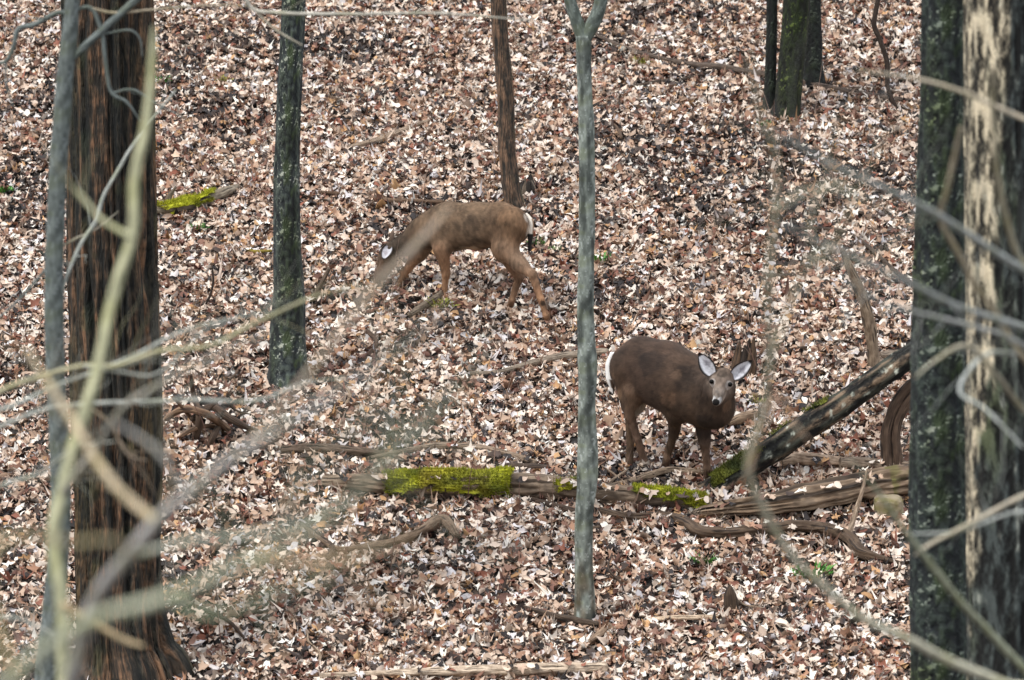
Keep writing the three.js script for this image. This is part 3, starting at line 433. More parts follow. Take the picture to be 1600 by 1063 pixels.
{ // low dark stub in the foreground leaves
  const b = pg(1143, 958); const k = 1 / ppm(b); const m = mesh('', limb([b.clone().add(V(0, -0.05, 0)), b.clone().add(V(0, 0.06, 0)), b.clone().add(V(-0.01, 0.13, 0)), b.clone().add(V(-0.012, 0.17, 0))], [0.055, 0.05, 0.04, 0.02], { seg: 14, rows: 16, rough: 0.3, color: C(0x574a3e), jag: 1.2 }), MAT.wood); top(m, 'rotten_stub', 'low dark rotten stub sticking out of the leaves below the crooked branch', 'stump'); }
stick('white_stick', 'flat whitish stick lying beside the low dark rotten stub', [[1010, 968, 5], [1050, 966, 9], [1100, 965, 9], [1130, 965, 6]], { color: C(0xf2e6d8) });

// ---------- small fallen twigs ----------
{
  const r = rng(707), kinds = Array.from({ length: 8 }, (_, i) => { const L = 0.2 + 0.07 * i, ps = [], w = 0.004 + 0.0012 * i, ph = r() * 6; for (let k = 0; k < 5; k++) ps.push(V((k / 4 - 0.5) * L, gauss(r) * 0.012, gauss(r) * 0.03 + 0.04 * Math.sin(ph + k))); const c = C([0x9a8d82, 0x5d5048, 0xc9bcae, 0x7a685a][i % 4]); return mergeGeometries([limb(ps, [w, w, w * 0.85, w * 0.7, w * 0.4], { seg: 6, rows: 14, rough: 0.15, color: c, seed: i }), ...twigs(ps, w * 0.5, 2, 0.12, r, c, 0.1, 4)]); });
  for (let i = 0; i < 80; i++) { const p = pg(230 + r() * 1200, 20 + r() * 1030, 0.035), m = mesh('', kinds[r() * 8 | 0], MAT.wood), n = groundN(p.x, p.z); m.position.copy(p); m.quaternion.setFromUnitVectors(UPV, n); m.rotateY(r() * 6.28); m.rotateZ(gauss(r) * 0.12); m.scale.setScalar(0.7 + 0.6 * r()); top(m, 'fallen_twig', 'small broken twig lying loose on the leaves', 'twig', 'small twigs strewn over the slope'); }
}
// ---------- dry weed stems ----------
{
  const r = rng(303), mk = (h) => { const ps = [V(0, -0.04, 0)], q = V(0, 0, 0); let dx = gauss(r) * 0.12, dz = gauss(r) * 0.12; for (let i = 0; i < 4; i++) { dx += gauss(r) * 0.1; dz += gauss(r) * 0.08; q.add(V(dx * h / 4, h / 4, dz * h / 4)); ps.push(q.clone()); } const c = C(0x5d3f36).lerp(C(0x9a8274), r()); return mergeGeometries([limb(ps, [0.0032, 0.003, 0.0026, 0.002, 0.001], { seg: 4, rows: 10, color: c }), ...(r() < 0.6 ? twigs(ps, 0.0016, 2, 0.12, r, c, 0.4, 3) : [])]); };
  const kinds = Array.from({ length: 10 }, (_, i) => mk(0.22 + 0.05 * i));
  const fixed = [[716, 745], [731, 742], [770, 735], [1240, 520], [1305, 330], [63, 1030], [85, 1020], [40, 1010], [610, 500], [905, 700], [1290, 1020], [790, 690], [1205, 310]];
  for (let i = 0; i < 95; i++) { const f = fixed[i] ?? [250 + r() * 1170, 90 + r() * 950]; const p = pg(f[0], f[1]); const m = mesh('', kinds[r() * 10 | 0], MAT.plain); m.position.copy(p); m.rotation.y = r() * 6.28; m.scale.setScalar(0.7 + 0.6 * r()); top(m, 'weed_stem', 'thin dry reddish weed stem standing up out of the leaves', 'weed stem', 'dry weed stems on the slope'); }
}
// ---------- green sprigs ----------
{
  const r = rng(404), list = [[932, 412, 0.1, 'green sprig right beside the forked sapling, above the doe'], [840, 386, 0.06, 'small green sprig behind the tail of the grazing deer'], [868, 395, 0.05, 'tiny green sprig between the grazing deer and the forked sapling'], [1270, 905, 0.12, 'bright green grass tuft below the crooked rotten branch'], [1102, 884, 0.08, 'pale green sprig near the bright grass tuft'], [250, 132, 0.09, 'dark green sprig high up beside the massive trunk'], [1000, 104, 0.08, 'yellowish sprig below the long dark fallen branch'], [308, 362, 0.07, 'green sprig just below the short rotten log'], [348, 132, 0.07, 'olive sprig between the massive trunk and the slim mossy tree'], [1195, 200, 0.06, 'green sprig at the foot of the three trees'], [6, 306, 0.08, 'green sprig on the outer side of the grey leaning sapling'], [690, 484, 0.1, 'moss tuft under the belly of the grazing deer'], [1185, 634, 0.07, 'yellow green tuft beside the small round rotten log piece']];
  for (const [x, y, s, label] of list) { const p = pg(x, y), A = { pos: [], col: [], idx: [] }, base = label.includes('moss') || label.includes('yellow') ? C(0x8f922f) : C(0x4f8a35), c = new THREE.Color(); for (let i = 0; i < 70; i++) { c.copy(base).multiplyScalar(0.6 + 0.7 * r()); const a = r() * 6.28, rr = Math.sqrt(r()) * s * 0.9, q = V(p.x + Math.cos(a) * rr, p.y + 0.02, p.z + Math.sin(a) * rr), d = V(Math.cos(a) * 0.6 + gauss(r) * 0.4, 0.5 + r() * 0.6, Math.sin(a) * 0.6 + gauss(r) * 0.4).normalize(), L = s * (0.5 + 0.7 * r()), w = V(-d.z, 0.2 * gauss(r), d.x).normalize().multiplyScalar(s * 0.075); const b = A.pos.length / 3, m = q.clone().addScaledVector(d, L * 0.55), e = q.clone().addScaledVector(d, L).add(V(0, -L * 0.15, 0)); for (const t of [q, m.clone().add(w), m.clone().sub(w), e]) { A.pos.push(t.x, t.y, t.z); A.col.push(c.r, c.g, c.b); } A.idx.push(b, b + 1, b + 2, b + 1, b + 3, b + 2); } top(mesh('', leafGeo(A), MAT.green), 'green_sprig', label, 'plant'); }
}

console.log('deer');
// ---------- deer ----------
function skin(prims, h, wob) {                                        // one continuous surface round tapered, blended bones
  const lo = V(1e9, 1e9, 1e9), hi = V(-1e9, -1e9, -1e9); for (const q of prims) for (const [p, r] of [[q.a, q.ra], [q.b, q.rb]]) { lo.min(p.clone().subScalar(r + 0.04)); hi.max(p.clone().addScalar(r + 0.04)); }
  for (const q of prims) { q.d = q.b.clone().sub(q.a); q.l2 = Math.max(1e-9, q.d.lengthSq()); }
  const dist = (q, x, y, z) => {
    const ax = x - q.a.x, ay = y - q.a.y, az = z - q.a.z; const t = clamp((ax * q.d.x + ay * q.d.y + az * q.d.z) / q.l2, 0, 1);
    let dx = ax - q.d.x * t, dy = ay - q.d.y * t, dz = az - q.d.z * t; if (q.s) { const m = (dx * q.L.x + dy * q.L.y + dz * q.L.z) * (q.s - 1); dx += q.L.x * m; dy += q.L.y * m; dz += q.L.z * m; }
    return Math.sqrt(dx * dx + dy * dy + dz * dz) - (q.ra + (q.rb - q.ra) * t);
  };
  const f = (x, y, z) => { let d = 1; for (const q of prims) { const e = dist(q, x, y, z), k = q.k ?? 0.03; const m = Math.max(k - Math.abs(d - e), 0) / k; d = Math.min(d, e) - m * m * k * 0.25; } return d; };
  const nx = Math.ceil((hi.x - lo.x) / h) + 2, ny = Math.ceil((hi.y - lo.y) / h) + 2, nz = Math.ceil((hi.z - lo.z) / h) + 2, G = new Float32Array(nx * ny * nz).fill(9), at = (i, j, k) => (k * ny + j) * nx + i, Bk = 8;
  for (let k = 0; k < nz; k += Bk) for (let j = 0; j < ny; j += Bk) for (let i = 0; i < nx; i += Bk) {
    const c = f(lo.x + (i + 4) * h, lo.y + (j + 4) * h, lo.z + (k + 4) * h); if (Math.abs(c) > Bk * h * 1.7 + 0.01) { if (c < 0) for (let c2 = k; c2 < Math.min(nz, k + Bk); c2++) for (let b2 = j; b2 < Math.min(ny, j + Bk); b2++) for (let a2 = i; a2 < Math.min(nx, i + Bk); a2++) G[at(a2, b2, c2)] = -9; continue; }
    for (let c2 = k; c2 < Math.min(nz, k + Bk); c2++) for (let b2 = j; b2 < Math.min(ny, j + Bk); b2++) for (let a2 = i; a2 < Math.min(nx, i + Bk); a2++) { const x = lo.x + a2 * h, y = lo.y + b2 * h, z = lo.z + c2 * h; G[at(a2, b2, c2)] = f(x, y, z) + wob * n3(x * 22, y * 22, z * 22); }
  }
  const id = new Int32Array(nx * ny * nz).fill(-1), pos = [], idx = []; const cs = [[0, 0, 0], [1, 0, 0], [0, 1, 0], [1, 1, 0], [0, 0, 1], [1, 0, 1], [0, 1, 1], [1, 1, 1]], ed = [[0, 1], [2, 3], [4, 5], [6, 7], [0, 2], [1, 3], [4, 6], [5, 7], [0, 4], [1, 5], [2, 6], [3, 7]];
  for (let k = 0; k < nz - 1; k++) for (let j = 0; j < ny - 1; j++) for (let i = 0; i < nx - 1; i++) {
    const v = cs.map(([a, b, c]) => G[at(i + a, j + b, k + c)]); let s = 0; for (const q of v) if (q < 0) s++; if (s === 0 || s === 8) continue;
    let x = 0, y = 0, z = 0, n = 0; for (const [a, b] of ed) if ((v[a] < 0) !== (v[b] < 0)) { const t = v[a] / (v[a] - v[b]); x += lerp(cs[a][0], cs[b][0], t); y += lerp(cs[a][1], cs[b][1], t); z += lerp(cs[a][2], cs[b][2], t); n++; }
    id[at(i, j, k)] = pos.length / 3; pos.push(lo.x + (i + x / n) * h, lo.y + (j + y / n) * h, lo.z + (k + z / n) * h);
  }
  const quad = (a, b, c, d, flip) => { if (a < 0 || b < 0 || c < 0 || d < 0) return; if (flip) idx.push(a, c, b, a, d, c); else idx.push(a, b, c, a, c, d); };
  for (let k = 1; k < nz - 1; k++) for (let j = 1; j < ny - 1; j++) for (let i = 1; i < nx - 1; i++) {
    const o = G[at(i, j, k)] < 0;
    if (o !== G[at(i + 1, j, k)] < 0) quad(id[at(i, j - 1, k - 1)], id[at(i, j, k - 1)], id[at(i, j, k)], id[at(i, j - 1, k)], !o);
    if (o !== G[at(i, j + 1, k)] < 0) quad(id[at(i - 1, j, k - 1)], id[at(i - 1, j, k)], id[at(i, j, k)], id[at(i, j, k - 1)], !o);
    if (o !== G[at(i, j, k + 1)] < 0) quad(id[at(i - 1, j - 1, k)], id[at(i, j - 1, k)], id[at(i, j, k)], id[at(i - 1, j, k)], !o);
  }
  const N = new Float32Array(pos.length), e = h * 0.7;
  for (let i = 0; i < pos.length; i += 3) { const x = pos[i], y = pos[i + 1], z = pos[i + 2]; const a = f(x + e, y, z) - f(x - e, y, z), b = f(x, y + e, z) - f(x, y - e, z), c = f(x, y, z + e) - f(x, y, z - e), l = Math.hypot(a, b, c) || 1; N[i] = a / l; N[i + 1] = b / l; N[i + 2] = c / l; }
  return { pos, idx, N, dist };
}
function deer(name, label, o) {
  const g = new THREE.Group(); top(g, name, label, 'deer', 'two white tailed deer');
  const { prims, paints } = o; const S = skin(prims, 0.0058, 0.0025), n = S.pos.length / 3, col = new Float32Array(n * 3), c = new THREE.Color(), furDir = [];
  const tint = (x, y, z, out) => { let ws = 0, r = 0, gg = 0, b = 0, fx = 0, fy = 0, fz = 0; for (const q of prims) { const w = Math.exp(-Math.max(-0.05, S.dist(q, x, y, z)) / 0.018); ws += w; r += q.c.r * w; gg += q.c.g * w; b += q.c.b * w; fx += q.f.x * w; fy += q.f.y * w; fz += q.f.z * w; } out.setRGB(r / ws, gg / ws, b / ws);
    for (const p of paints) { const d = Math.hypot((x - p.p.x), (y - p.p.y), (z - p.p.z)) / p.r + 0.35 * n3(x * 24, y * 24, z * 24); const m = sstep(1.12, 0.82, d) * (p.m ?? 1); if (m > 0) out.lerp(p.c, m); }
    const s = 1 + 0.35 * n3(x * 60, y * 34, z * 60) + 0.75 * fbm(x * 10, y * 13, z * 10, 3); out.multiplyScalar(clamp(s, 0.45, 1.6)); return [fx / ws, fy / ws, fz / ws]; };
  for (let i = 0; i < n; i++) { furDir.push(tint(S.pos[i * 3], S.pos[i * 3 + 1], S.pos[i * 3 + 2], c)); col[i * 3] = c.r; col[i * 3 + 1] = c.g; col[i * 3 + 2] = c.b; }
  const geo = new THREE.BufferGeometry(); geo.setAttribute('position', new THREE.Float32BufferAttribute(S.pos, 3)); geo.setAttribute('normal', new THREE.BufferAttribute(S.N, 3)); geo.setAttribute('color', new THREE.BufferAttribute(col, 3)); geo.setIndex(S.idx); mesh('body', geo, MAT.fur, g);
  console.log(name, 'tris', S.idx.length / 3);
  // short coat
  const r = rng(o.seed), P = [], N = [], K = []; const sideV = V(), nv = V(), dv = V();
  for (let t = 0; t < o.hairs; t++) { const i = r() * n | 0, x = S.pos[i * 3], y = S.pos[i * 3 + 1], z = S.pos[i * 3 + 2]; nv.set(S.N[i * 3], S.N[i * 3 + 1], S.N[i * 3 + 2]); const fd = furDir[i]; dv.set(fd[0] + gauss(r) * 0.22, fd[1] + gauss(r) * 0.22, fd[2] + gauss(r) * 0.22); if (o.bald && o.bald(x, y, z)) continue; dv.addScaledVector(nv, -dv.dot(nv)).normalize().addScaledVector(nv, 0.16 + 0.1 * r()).normalize(); sideV.crossVectors(dv, nv).normalize(); const L = (0.014 + 0.018 * r()) * (o.hairLen?.(x, y, z) ?? 1), w = 0.0014; const k = 0.75 + 0.5 * r();
    P.push(x - sideV.x * w, y - sideV.y * w, z - sideV.z * w, x + sideV.x * w, y + sideV.y * w, z + sideV.z * w, x + dv.x * L, y + dv.y * L, z + dv.z * L); for (let m = 0; m < 3; m++) { N.push(nv.x, nv.y, nv.z); const e = m === 2 ? k * 1.08 : k; K.push(col[i * 3] * e, col[i * 3 + 1] * e, col[i * 3 + 2] * e); } }
  const fg = new THREE.BufferGeometry(); fg.setAttribute('position', new THREE.Float32BufferAttribute(P, 3)); fg.setAttribute('normal', new THREE.Float32BufferAttribute(N, 3)); fg.setAttribute('color', new THREE.Float32BufferAttribute(K, 3)); const fm = mesh('coat', fg, MAT.furStrand, g); fm.userData.kind = 'stuff';
  return g;
}
function ear(parent, base, tip, face, width, cols) {                  // a cupped, leaf-shaped ear of real thickness, its hollow turned to face
  const d = tip.clone().sub(base), L = d.length(); d.normalize(); const f = face.clone().addScaledVector(d, -face.dot(d)).normalize(), s = V().crossVectors(d, f).normalize(), rows = 16, n = 12, pos = [], col = [], idx = [], c = new THREE.Color();
  for (const side of [0, 1]) for (let i = 0; i <= rows; i++) for (let j = 0; j <= n; j++) { const t = i / rows, u = j / n * 2 - 1, w = width / 2 * (0.42 * (1 - t) + Math.pow(Math.sin(Math.PI * (0.06 + 0.94 * t) ** 0.85), 0.85)) * (t > 0.98 ? 0.25 : 1), cup = (u * u - 0.75) * width * 0.42 * (1 - 0.75 * t) - (side ? 0.006 * (1 - u * u) + 0.001 : 0), p = base.clone().addScaledVector(d, L * t).addScaledVector(s, w * u).addScaledVector(f, cup); pos.push(p.x, p.y, p.z); const rim = Math.abs(u) > 0.8 || t > 0.86; if (side) c.copy(cols.back); else { c.copy(rim ? cols.rim : cols.inner); if (!rim) c.lerp(cols.deep, 0.85 * sstep(0.75, 0.1, Math.hypot(u * 1.1 - 0.15, (t - 0.42) * 2.4) + 0.3 * n3(i * 0.7, j * 0.7, 3))); } c.multiplyScalar(0.85 + 0.3 * hash3(i, j, side)); col.push(c.r, c.g, c.b); }
  const S = n + 1, Q = (rows + 1) * S; for (let i = 0; i < rows; i++) for (let j = 0; j < n; j++) { const a = i * S + j; idx.push(a, a + S, a + 1, a + 1, a + S, a + S + 1, Q + a, Q + a + 1, Q + a + S, Q + a + 1, Q + a + S + 1, Q + a + S); }
  for (let i = 0; i < rows; i++) for (const j of [0, n]) { const a = i * S + j; idx.push(a, Q + a, a + S, Q + a, Q + a + S, a + S); }
  for (let j = 0; j < n; j++) { const a = rows * S + j; idx.push(a, a + 1, Q + a, a + 1, Q + a + 1, Q + a); }
  const g = new THREE.BufferGeometry(); g.setAttribute('position', new THREE.Float32BufferAttribute(pos, 3)); g.setAttribute('color', new THREE.Float32BufferAttribute(col, 3)); g.setIndex(idx); g.computeVertexNormals(); return mesh('ear', g, MAT.furStrand, parent);
}
const eyeAt = (parent, p, r) => { const m = mesh('eye', new THREE.SphereGeometry(r, 16, 12), MAT.eye, parent); m.position.copy(p); return m; };
function tailMesh(parent, pts, w, o) {                                // flat brush of a tail
  const c = new THREE.Color(); mesh('tail', limb(pts, w, { seg: 14, rows: 30, rough: 0.16, col: (p, a, u, dir) => c.copy(u > o.tipAt ? o.tip : dir.dot(o.out) > o.cut + 0.25 * n3(p.x * 60, p.y * 20, p.z * 60) ? o.back : o.white) }), MAT.furStrand, parent);
}
const UP = V(0, 1, 0);
const toLin = (h) => C(h);
{ // ----- grazing deer -----
  const fF = pg(692, 471), fB = pg(620, 457), hF = pg(858, 508), hB = pg(796, 484);
  const zF = (fF.z + fB.z) / 2 - 0.03, zR = (hF.z + hB.z) / 2; const m = (t) => lerp(zF, zR, t);
  const J = (x, y, t, lat = 0) => pz(x, y, m(t) + lat); const rump = J(800, 357, 1), chest = J(668, 365, 0), H = chest.clone().sub(rump).setY(0).normalize(), L = V().crossVectors(H, UP).normalize();
  const back = toLin(0x75604c), side = toLin(0x7d6855), rus = toLin(0x84684f), tan = toLin(0x9b8069), dk = toLin(0x4b3e33), leg = toLin(0x9a765a), legD = toLin(0x8a6b53), pale = toLin(0xe6ddd0);
  const toTail = H.clone().negate().add(V(0, -0.25, 0)).normalize(), down = V(0, -1, 0); const pr = [];
  const B = (a, b, ra, rb, c, o = {}) => pr.push({ a, b, ra, rb, c, f: o.f ?? (o.leg ? down : toTail), k: o.k ?? 0.05, L, s: o.s });
  B(J(672, 360, 0.02), J(702, 354, 0.18), 0.14, 0.18, back, { s: 1.35 }); B(J(702, 354, 0.18), J(748, 353, 0.52), 0.182, 0.17, back, { s: 1.3 }); B(J(748, 353, 0.52), J(784, 350, 0.85), 0.17, 0.155, back, { s: 1.3 }); B(J(784, 350, 0.85), J(800, 354, 1), 0.155, 0.14, rus, { s: 1.25 }); B(J(700, 340, 0.1), J(782, 336, 0.85), 0.082, 0.078, back, { k: 0.04 });
  const n0 = J(686, 350, 0), n1 = J(655, 364, -0.2, 0.0), n2 = J(628, 384, -0.4, 0.02), poll = J(609, 392, -0.5, 0.03); B(n0, n1, 0.125, 0.092, back, { s: 1.2 }); B(n1, n2, 0.092, 0.07, dk, { s: 1.15 }); B(n2, poll, 0.07, 0.058, dk, { k: 0.04 });
  const hz = (dx = 0) => 0.03 + dx; const fore = J(602, 402, -0.52, hz(0.01)), muz = J(592, 428, -0.55, hz(0.04)), nose = J(587, 442, -0.56, hz(0.05)); B(poll, fore, 0.056, 0.052, dk, { k: 0.03 }); B(fore, muz, 0.05, 0.033, toLin(0x7a6350), { k: 0.03 }); B(muz, nose, 0.031, 0.025, toLin(0x4a4038), { k: 0.02 }); B(J(611, 408, -0.5, hz()), J(599, 430, -0.54, hz(0.03)), 0.042, 0.026, side, { k: 0.03 });
  const nl = 0.105; B(J(690, 352, 0.08, nl * 0.7), J(690, 388, 0.08, nl), 0.1, 0.062, side, { leg: 1, s: 1.4 }); B(J(690, 388, 0.08, nl), J(697, 427, 0, nl), 0.056, 0.031, leg, { leg: 1 }); B(J(697, 427, 0, nl), J(694, 459, 0, 0.08), 0.027, 0.02, leg, { leg: 1, k: 0.02 }); B(J(694, 459, 0, 0.08), fF.clone().add(V(0, 0.0, 0)), 0.021, 0.026, leg, { leg: 1, k: 0.015 });
  B(J(676, 362, 0.02, -nl * 0.8), J(656, 394, -0.05, -nl), 0.09, 0.056, side, { leg: 1 }); B(J(656, 394, -0.05, -nl), J(631, 427, -0.12, -nl), 0.05, 0.029, leg, { leg: 1 }); B(J(631, 427, -0.12, -nl), J(622, 448, -0.12, -0.09), 0.026, 0.02, leg, { leg: 1, k: 0.02 }); B(J(622, 448, -0.12, -0.09), fB, 0.021, 0.025, legD, { leg: 1, k: 0.015 });
  B(J(798, 350, 0.97, 0.075), J(786, 388, 0.9, 0.1), 0.13, 0.09, rus, { leg: 1, s: 1.35 }); B(J(790, 386, 0.92, 0.1), J(812, 413, 1.05, 0.11), 0.082, 0.05, tan, { leg: 1 }); B(J(812, 413, 1.05, 0.11), J(832, 429, 1.15, 0.12), 0.05, 0.032, tan, { leg: 1 }); B(J(832, 429, 1.15, 0.12), J(845, 466, 1.2, 0.14), 0.031, 0.024, leg, { leg: 1, k: 0.02 }); B(J(845, 466, 1.2, 0.14), J(853, 492, 1.2, 0.15), 0.024, 0.021, leg, { leg: 1, k: 0.015 }); B(J(853, 492, 1.2, 0.15), hF, 0.021, 0.026, leg, { leg: 1, k: 0.015 });
  B(J(800, 352, 1, -0.075), J(786, 390, 0.92, -0.1), 0.12, 0.085, rus, { leg: 1, s: 1.35 }); B(J(788, 390, 0.92, -0.1), J(811, 434, 1.03, -0.1), 0.075, 0.032, legD, { leg: 1 }); B(J(811, 434, 1.03, -0.1), J(800, 468, 1.0, -0.06), 0.029, 0.022, legD, { leg: 1, k: 0.02 }); B(J(800, 468, 1, -0.06), hB, 0.021, 0.026, legD, { leg: 1, k: 0.015 });
  const paints = [{ p: J(822, 355, 1.1, 0.0), r: 0.075, c: pale, m: 0.8 }, { p: J(820, 340, 1.1, 0.06), r: 0.035, c: pale, m: 0.7 }, { p: J(735, 396, 0.45, 0.02), r: 0.1, c: toLin(0xcdb49a), m: 0.7 }, { p: J(775, 408, 0.9, 0.03), r: 0.08, c: toLin(0xd4c0a8), m: 0.7 }, { p: J(587, 447, -0.56, 0.06), r: 0.024, c: toLin(0x1b1614) }, { p: J(597, 436, -0.55, 0.06), r: 0.022, c: pale, m: 0.8 }, { p: J(690, 395, 0.05, 0.02), r: 0.07, c: dk, m: 0.7 }, { p: J(849, 474, 1.2, 0.17), r: 0.022, c: toLin(0x2a2019), m: 0.9 }, ...[fF, fB, hF, hB].map((p) => ({ p, r: 0.035, c: toLin(0x2b2420) }))];
  for (const [x, y, t, l] of [[760, 340, 0.6, 0.16], [735, 350, 0.4, 0.17], [775, 360, 0.8, 0.16]]) paints.push({ p: J(x, y, t, l), r: 0.07, c: dk, m: 0.28 });
  const g = deer('deer', 'tan brown deer grazing with head down on the leaves', { prims: pr, paints, seed: 61, hairs: 60000 });
  const cols = { back: toLin(0x5b4a3d), rim: toLin(0x2e2621), inner: toLin(0xcfcdd0), deep: toLin(0x8d858a) };
  ear(g, J(608, 384, -0.5, 0.1), J(598, 406, -0.5, 0.165), V(-0.3, 0.3, 1), 0.072, { ...cols, inner: toLin(0xb4b4ba) }).rotation.set(0, 0, 0);
  ear(g, J(611, 386, -0.5, 0.0), J(613, 360, -0.5, -0.06), V(-0.8, 0, -0.3), 0.075, cols);
  eyeAt(g, J(599, 409, -0.53, 0.085), 0.013);
  tailMesh(g, [J(821, 335, 1.08), J(829, 346, 1.15), J(829, 366, 1.17), J(827, 392, 1.17)], [0.018, 0.022, 0.021, 0.012], { tip: toLin(0x1e1a18), tipAt: 0.66, white: pale, back: rus, out: V(0.9, 0, 0.1).normalize(), cut: 0.55 });
}
{ // ----- doe looking at the camera -----
  const h1 = pg(983, 731), h2 = pg(1009, 733), fA = pg(1039, 733), fB = pg(1107, 753); const z0 = (h1.z + h2.z) / 2;
  const J = (x, y, dz = 0) => pz(x, y, z0 + dz); const H = V(0.8, 0, 0.6), L = V(-0.6, 0, 0.8);
  const back = toLin(0x4d3c31), side = toLin(0x524032), dk = toLin(0x3c302a), neck = toLin(0x4a3c32), leg = toLin(0x7d6453), legD = toLin(0x63503f), rus = toLin(0x7b624f), pale = toLin(0xe6e4e2), face = toLin(0x8f8176);
  const toTail = H.clone().negate().add(V(0, -0.3, 0)).normalize(), down = V(0, -1, 0), pr = []; const B = (a, b, ra, rb, c, o = {}) => pr.push({ a, b, ra, rb, c, f: o.f ?? (o.leg ? down : toTail), k: o.k ?? 0.06, L, s: o.s });
  B(J(984, 575, -0.06), J(1003, 573, 0.0), 0.14, 0.2, back, { s: 1.15 }); B(J(1003, 573, 0), J(1038, 586, 0.12), 0.2, 0.228, back, { s: 1.15 }); B(J(1038, 586, 0.12), J(1066, 602, 0.24), 0.228, 0.222, back, { s: 1.15 }); B(J(1066, 602, 0.24), J(1096, 622, 0.36), 0.22, 0.185, side, { s: 1.12 }); B(J(1096, 622, 0.36), J(1112, 632, 0.42), 0.185, 0.16, side, { s: 1.1 });
  // haunch, flank, shoulder
  B(J(986, 580, 0.0), J(990, 630, 0.02), 0.13, 0.085, side, { leg: 1 }); B(J(1062, 610, 0.33), J(1056, 645, 0.3), 0.13, 0.075, side, { leg: 1, s: 1.2 });
  // neck and head
  const hz = 0.62; B(J(1104, 612, 0.4), J(1122, 606, 0.54), 0.14, 0.105, neck, { f: V(-0.3, -0.9, 0) }); B(J(1118, 640, 0.45), J(1128, 604, 0.57), 0.115, 0.08, neck, { f: down }); B(J(1122, 606, 0.54), J(1131, 592, hz), 0.1, 0.066, neck, { f: down, k: 0.04 });
  const cr = J(1129, 590, hz), bro = J(1126.5, 599, hz + 0.045), mu = J(1122.5, 614, hz + 0.1), ns = J(1119.5, 628, hz + 0.135); const E = (x) => x;
  B(cr, bro, 0.06, 0.054, toLin(0x6f5c4c), { k: 0.03, f: V(0, 1, -0.3) }); B(bro, mu, 0.05, 0.036, face, { k: 0.03, f: V(0, 1, -0.4) }); B(mu, ns, 0.034, 0.029, toLin(0x9b8f84), { k: 0.02, f: V(0, 1, -0.4) }); B(J(1127, 610, hz + 0.02), J(1123, 627, hz + 0.09), 0.046, 0.026, face, { k: 0.03 });
  B(J(1115, 595.5, hz + 0.03), J(1138, 599, hz + 0.03), 0.03, 0.03, face, { k: 0.03 });
  // legs
  B(J(985, 618, 0.02), J(984, 648, -0.02), 0.075, 0.036, rus, { leg: 1, k: 0.04 }); B(J(984, 648, -0.02), J(985, 690, -0.02), 0.033, 0.025, legD, { leg: 1, k: 0.02 }); B(J(985, 690, -0.02), h1, 0.025, 0.027, legD, { leg: 1, k: 0.015 });
  B(J(992, 612, 0.1), J(985, 650, 0.08), 0.075, 0.037, rus, { leg: 1, k: 0.04 }); B(J(985, 650, 0.08), J(996, 685, 0.07), 0.033, 0.025, leg, { leg: 1, k: 0.02 }); B(J(996, 685, 0.07), J(1005, 715, 0.04), 0.025, 0.022, leg, { leg: 1, k: 0.015 }); B(J(1005, 715, 0.04), h2, 0.022, 0.027, leg, { leg: 1, k: 0.015 });
  B(J(1056, 640, 0.3), J(1053, 678, 0.22), 0.062, 0.036, side, { leg: 1, k: 0.03 }); B(J(1053, 678, 0.22), J(1043, 712, 0.1), 0.03, 0.023, legD, { leg: 1, k: 0.02 }); B(J(1043, 712, 0.1), fA, 0.023, 0.027, leg, { leg: 1, k: 0.015 });
  B(J(1098, 650, 0.34), J(1101, 690, 0.33), 0.07, 0.041, dk, { leg: 1, k: 0.03 }); B(J(1101, 690, 0.33), J(1105, 730, 0.28), 0.032, 0.024, leg, { leg: 1, k: 0.02 }); B(J(1105, 730, 0.28), fB, 0.024, 0.028, leg, { leg: 1, k: 0.015 });
  const pt = (x, y, dz, r, c, m) => ({ p: J(x, y, dz), r, c, m });
  const paints = [pt(1004, 640, 0.1, 0.06, toLin(0xbcae9c), 0.75), pt(1026, 650, 0.15, 0.07, toLin(0xa89a88), 0.7), pt(990, 630, 0.12, 0.06, rus, 0.5), pt(1020, 568, 0.26, 0.11, toLin(0x2c2420), 0.6), pt(1072, 590, 0.42, 0.1, toLin(0x2c2420), 0.45), pt(975, 612, 0.05, 0.05, toLin(0x97795f), 0.6), pt(1045, 625, 0.42, 0.07, toLin(0x8a6c55), 0.5), pt(1060, 590, 0.4, 0.05, rus, 0.5), pt(965, 580, 0.02, 0.05, rus, 0.4), pt(1008, 725, 0.06, 0.035, toLin(0xb39c88), 0.7), pt(1042, 715, 0.12, 0.04, toLin(0xa88c76), 0.6), pt(1110, 662, 0.52, 0.1, toLin(0x2a221e), 0.65), pt(1140, 636, 0.6, 0.05, rus, 0.6), pt(1050, 638, 0.45, 0.06, rus, 0.4),  // coat patches; the lighter rump and haunch edges are a painted highlight
    pt(1112, 623, hz + 0.15, 0.026, pale, 0.9), pt(1127.5, 627, hz + 0.15, 0.03, pale, 0.95), pt(1122, 638, hz + 0.12, 0.032, pale, 0.95), pt(1118.5, 630.5, hz + 0.168, 0.029, toLin(0x14100f), 1), pt(1119, 619, hz + 0.165, 0.02, toLin(0xa9a5a2), 0.8), pt(1112, 598, hz + 0.07, 0.034, toLin(0xcfc8c2), 0.6), pt(1140.5, 602, hz + 0.07, 0.035, toLin(0xcfc8c2), 0.6), pt(1129, 583, hz + 0.07, 0.035, toLin(0x55483d), 0.8), pt(1120, 611, hz + 0.15, 0.024, toLin(0x8f8780), 0.6),
    ...[h1, h2, fA, fB].map((p) => ({ p, r: 0.035, c: toLin(0x2b2420) }))];
  const headC = J(1124, 608, hz + 0.06);
  const g = deer('deer', 'dark brown doe standing broadside with head turned and ears raised', { prims: pr, paints, seed: 62, hairs: 70000, hairLen: (x, y, z) => Math.hypot(x - headC.x, y - headC.y, z - headC.z) < 0.15 ? 0.3 : 1.1 });
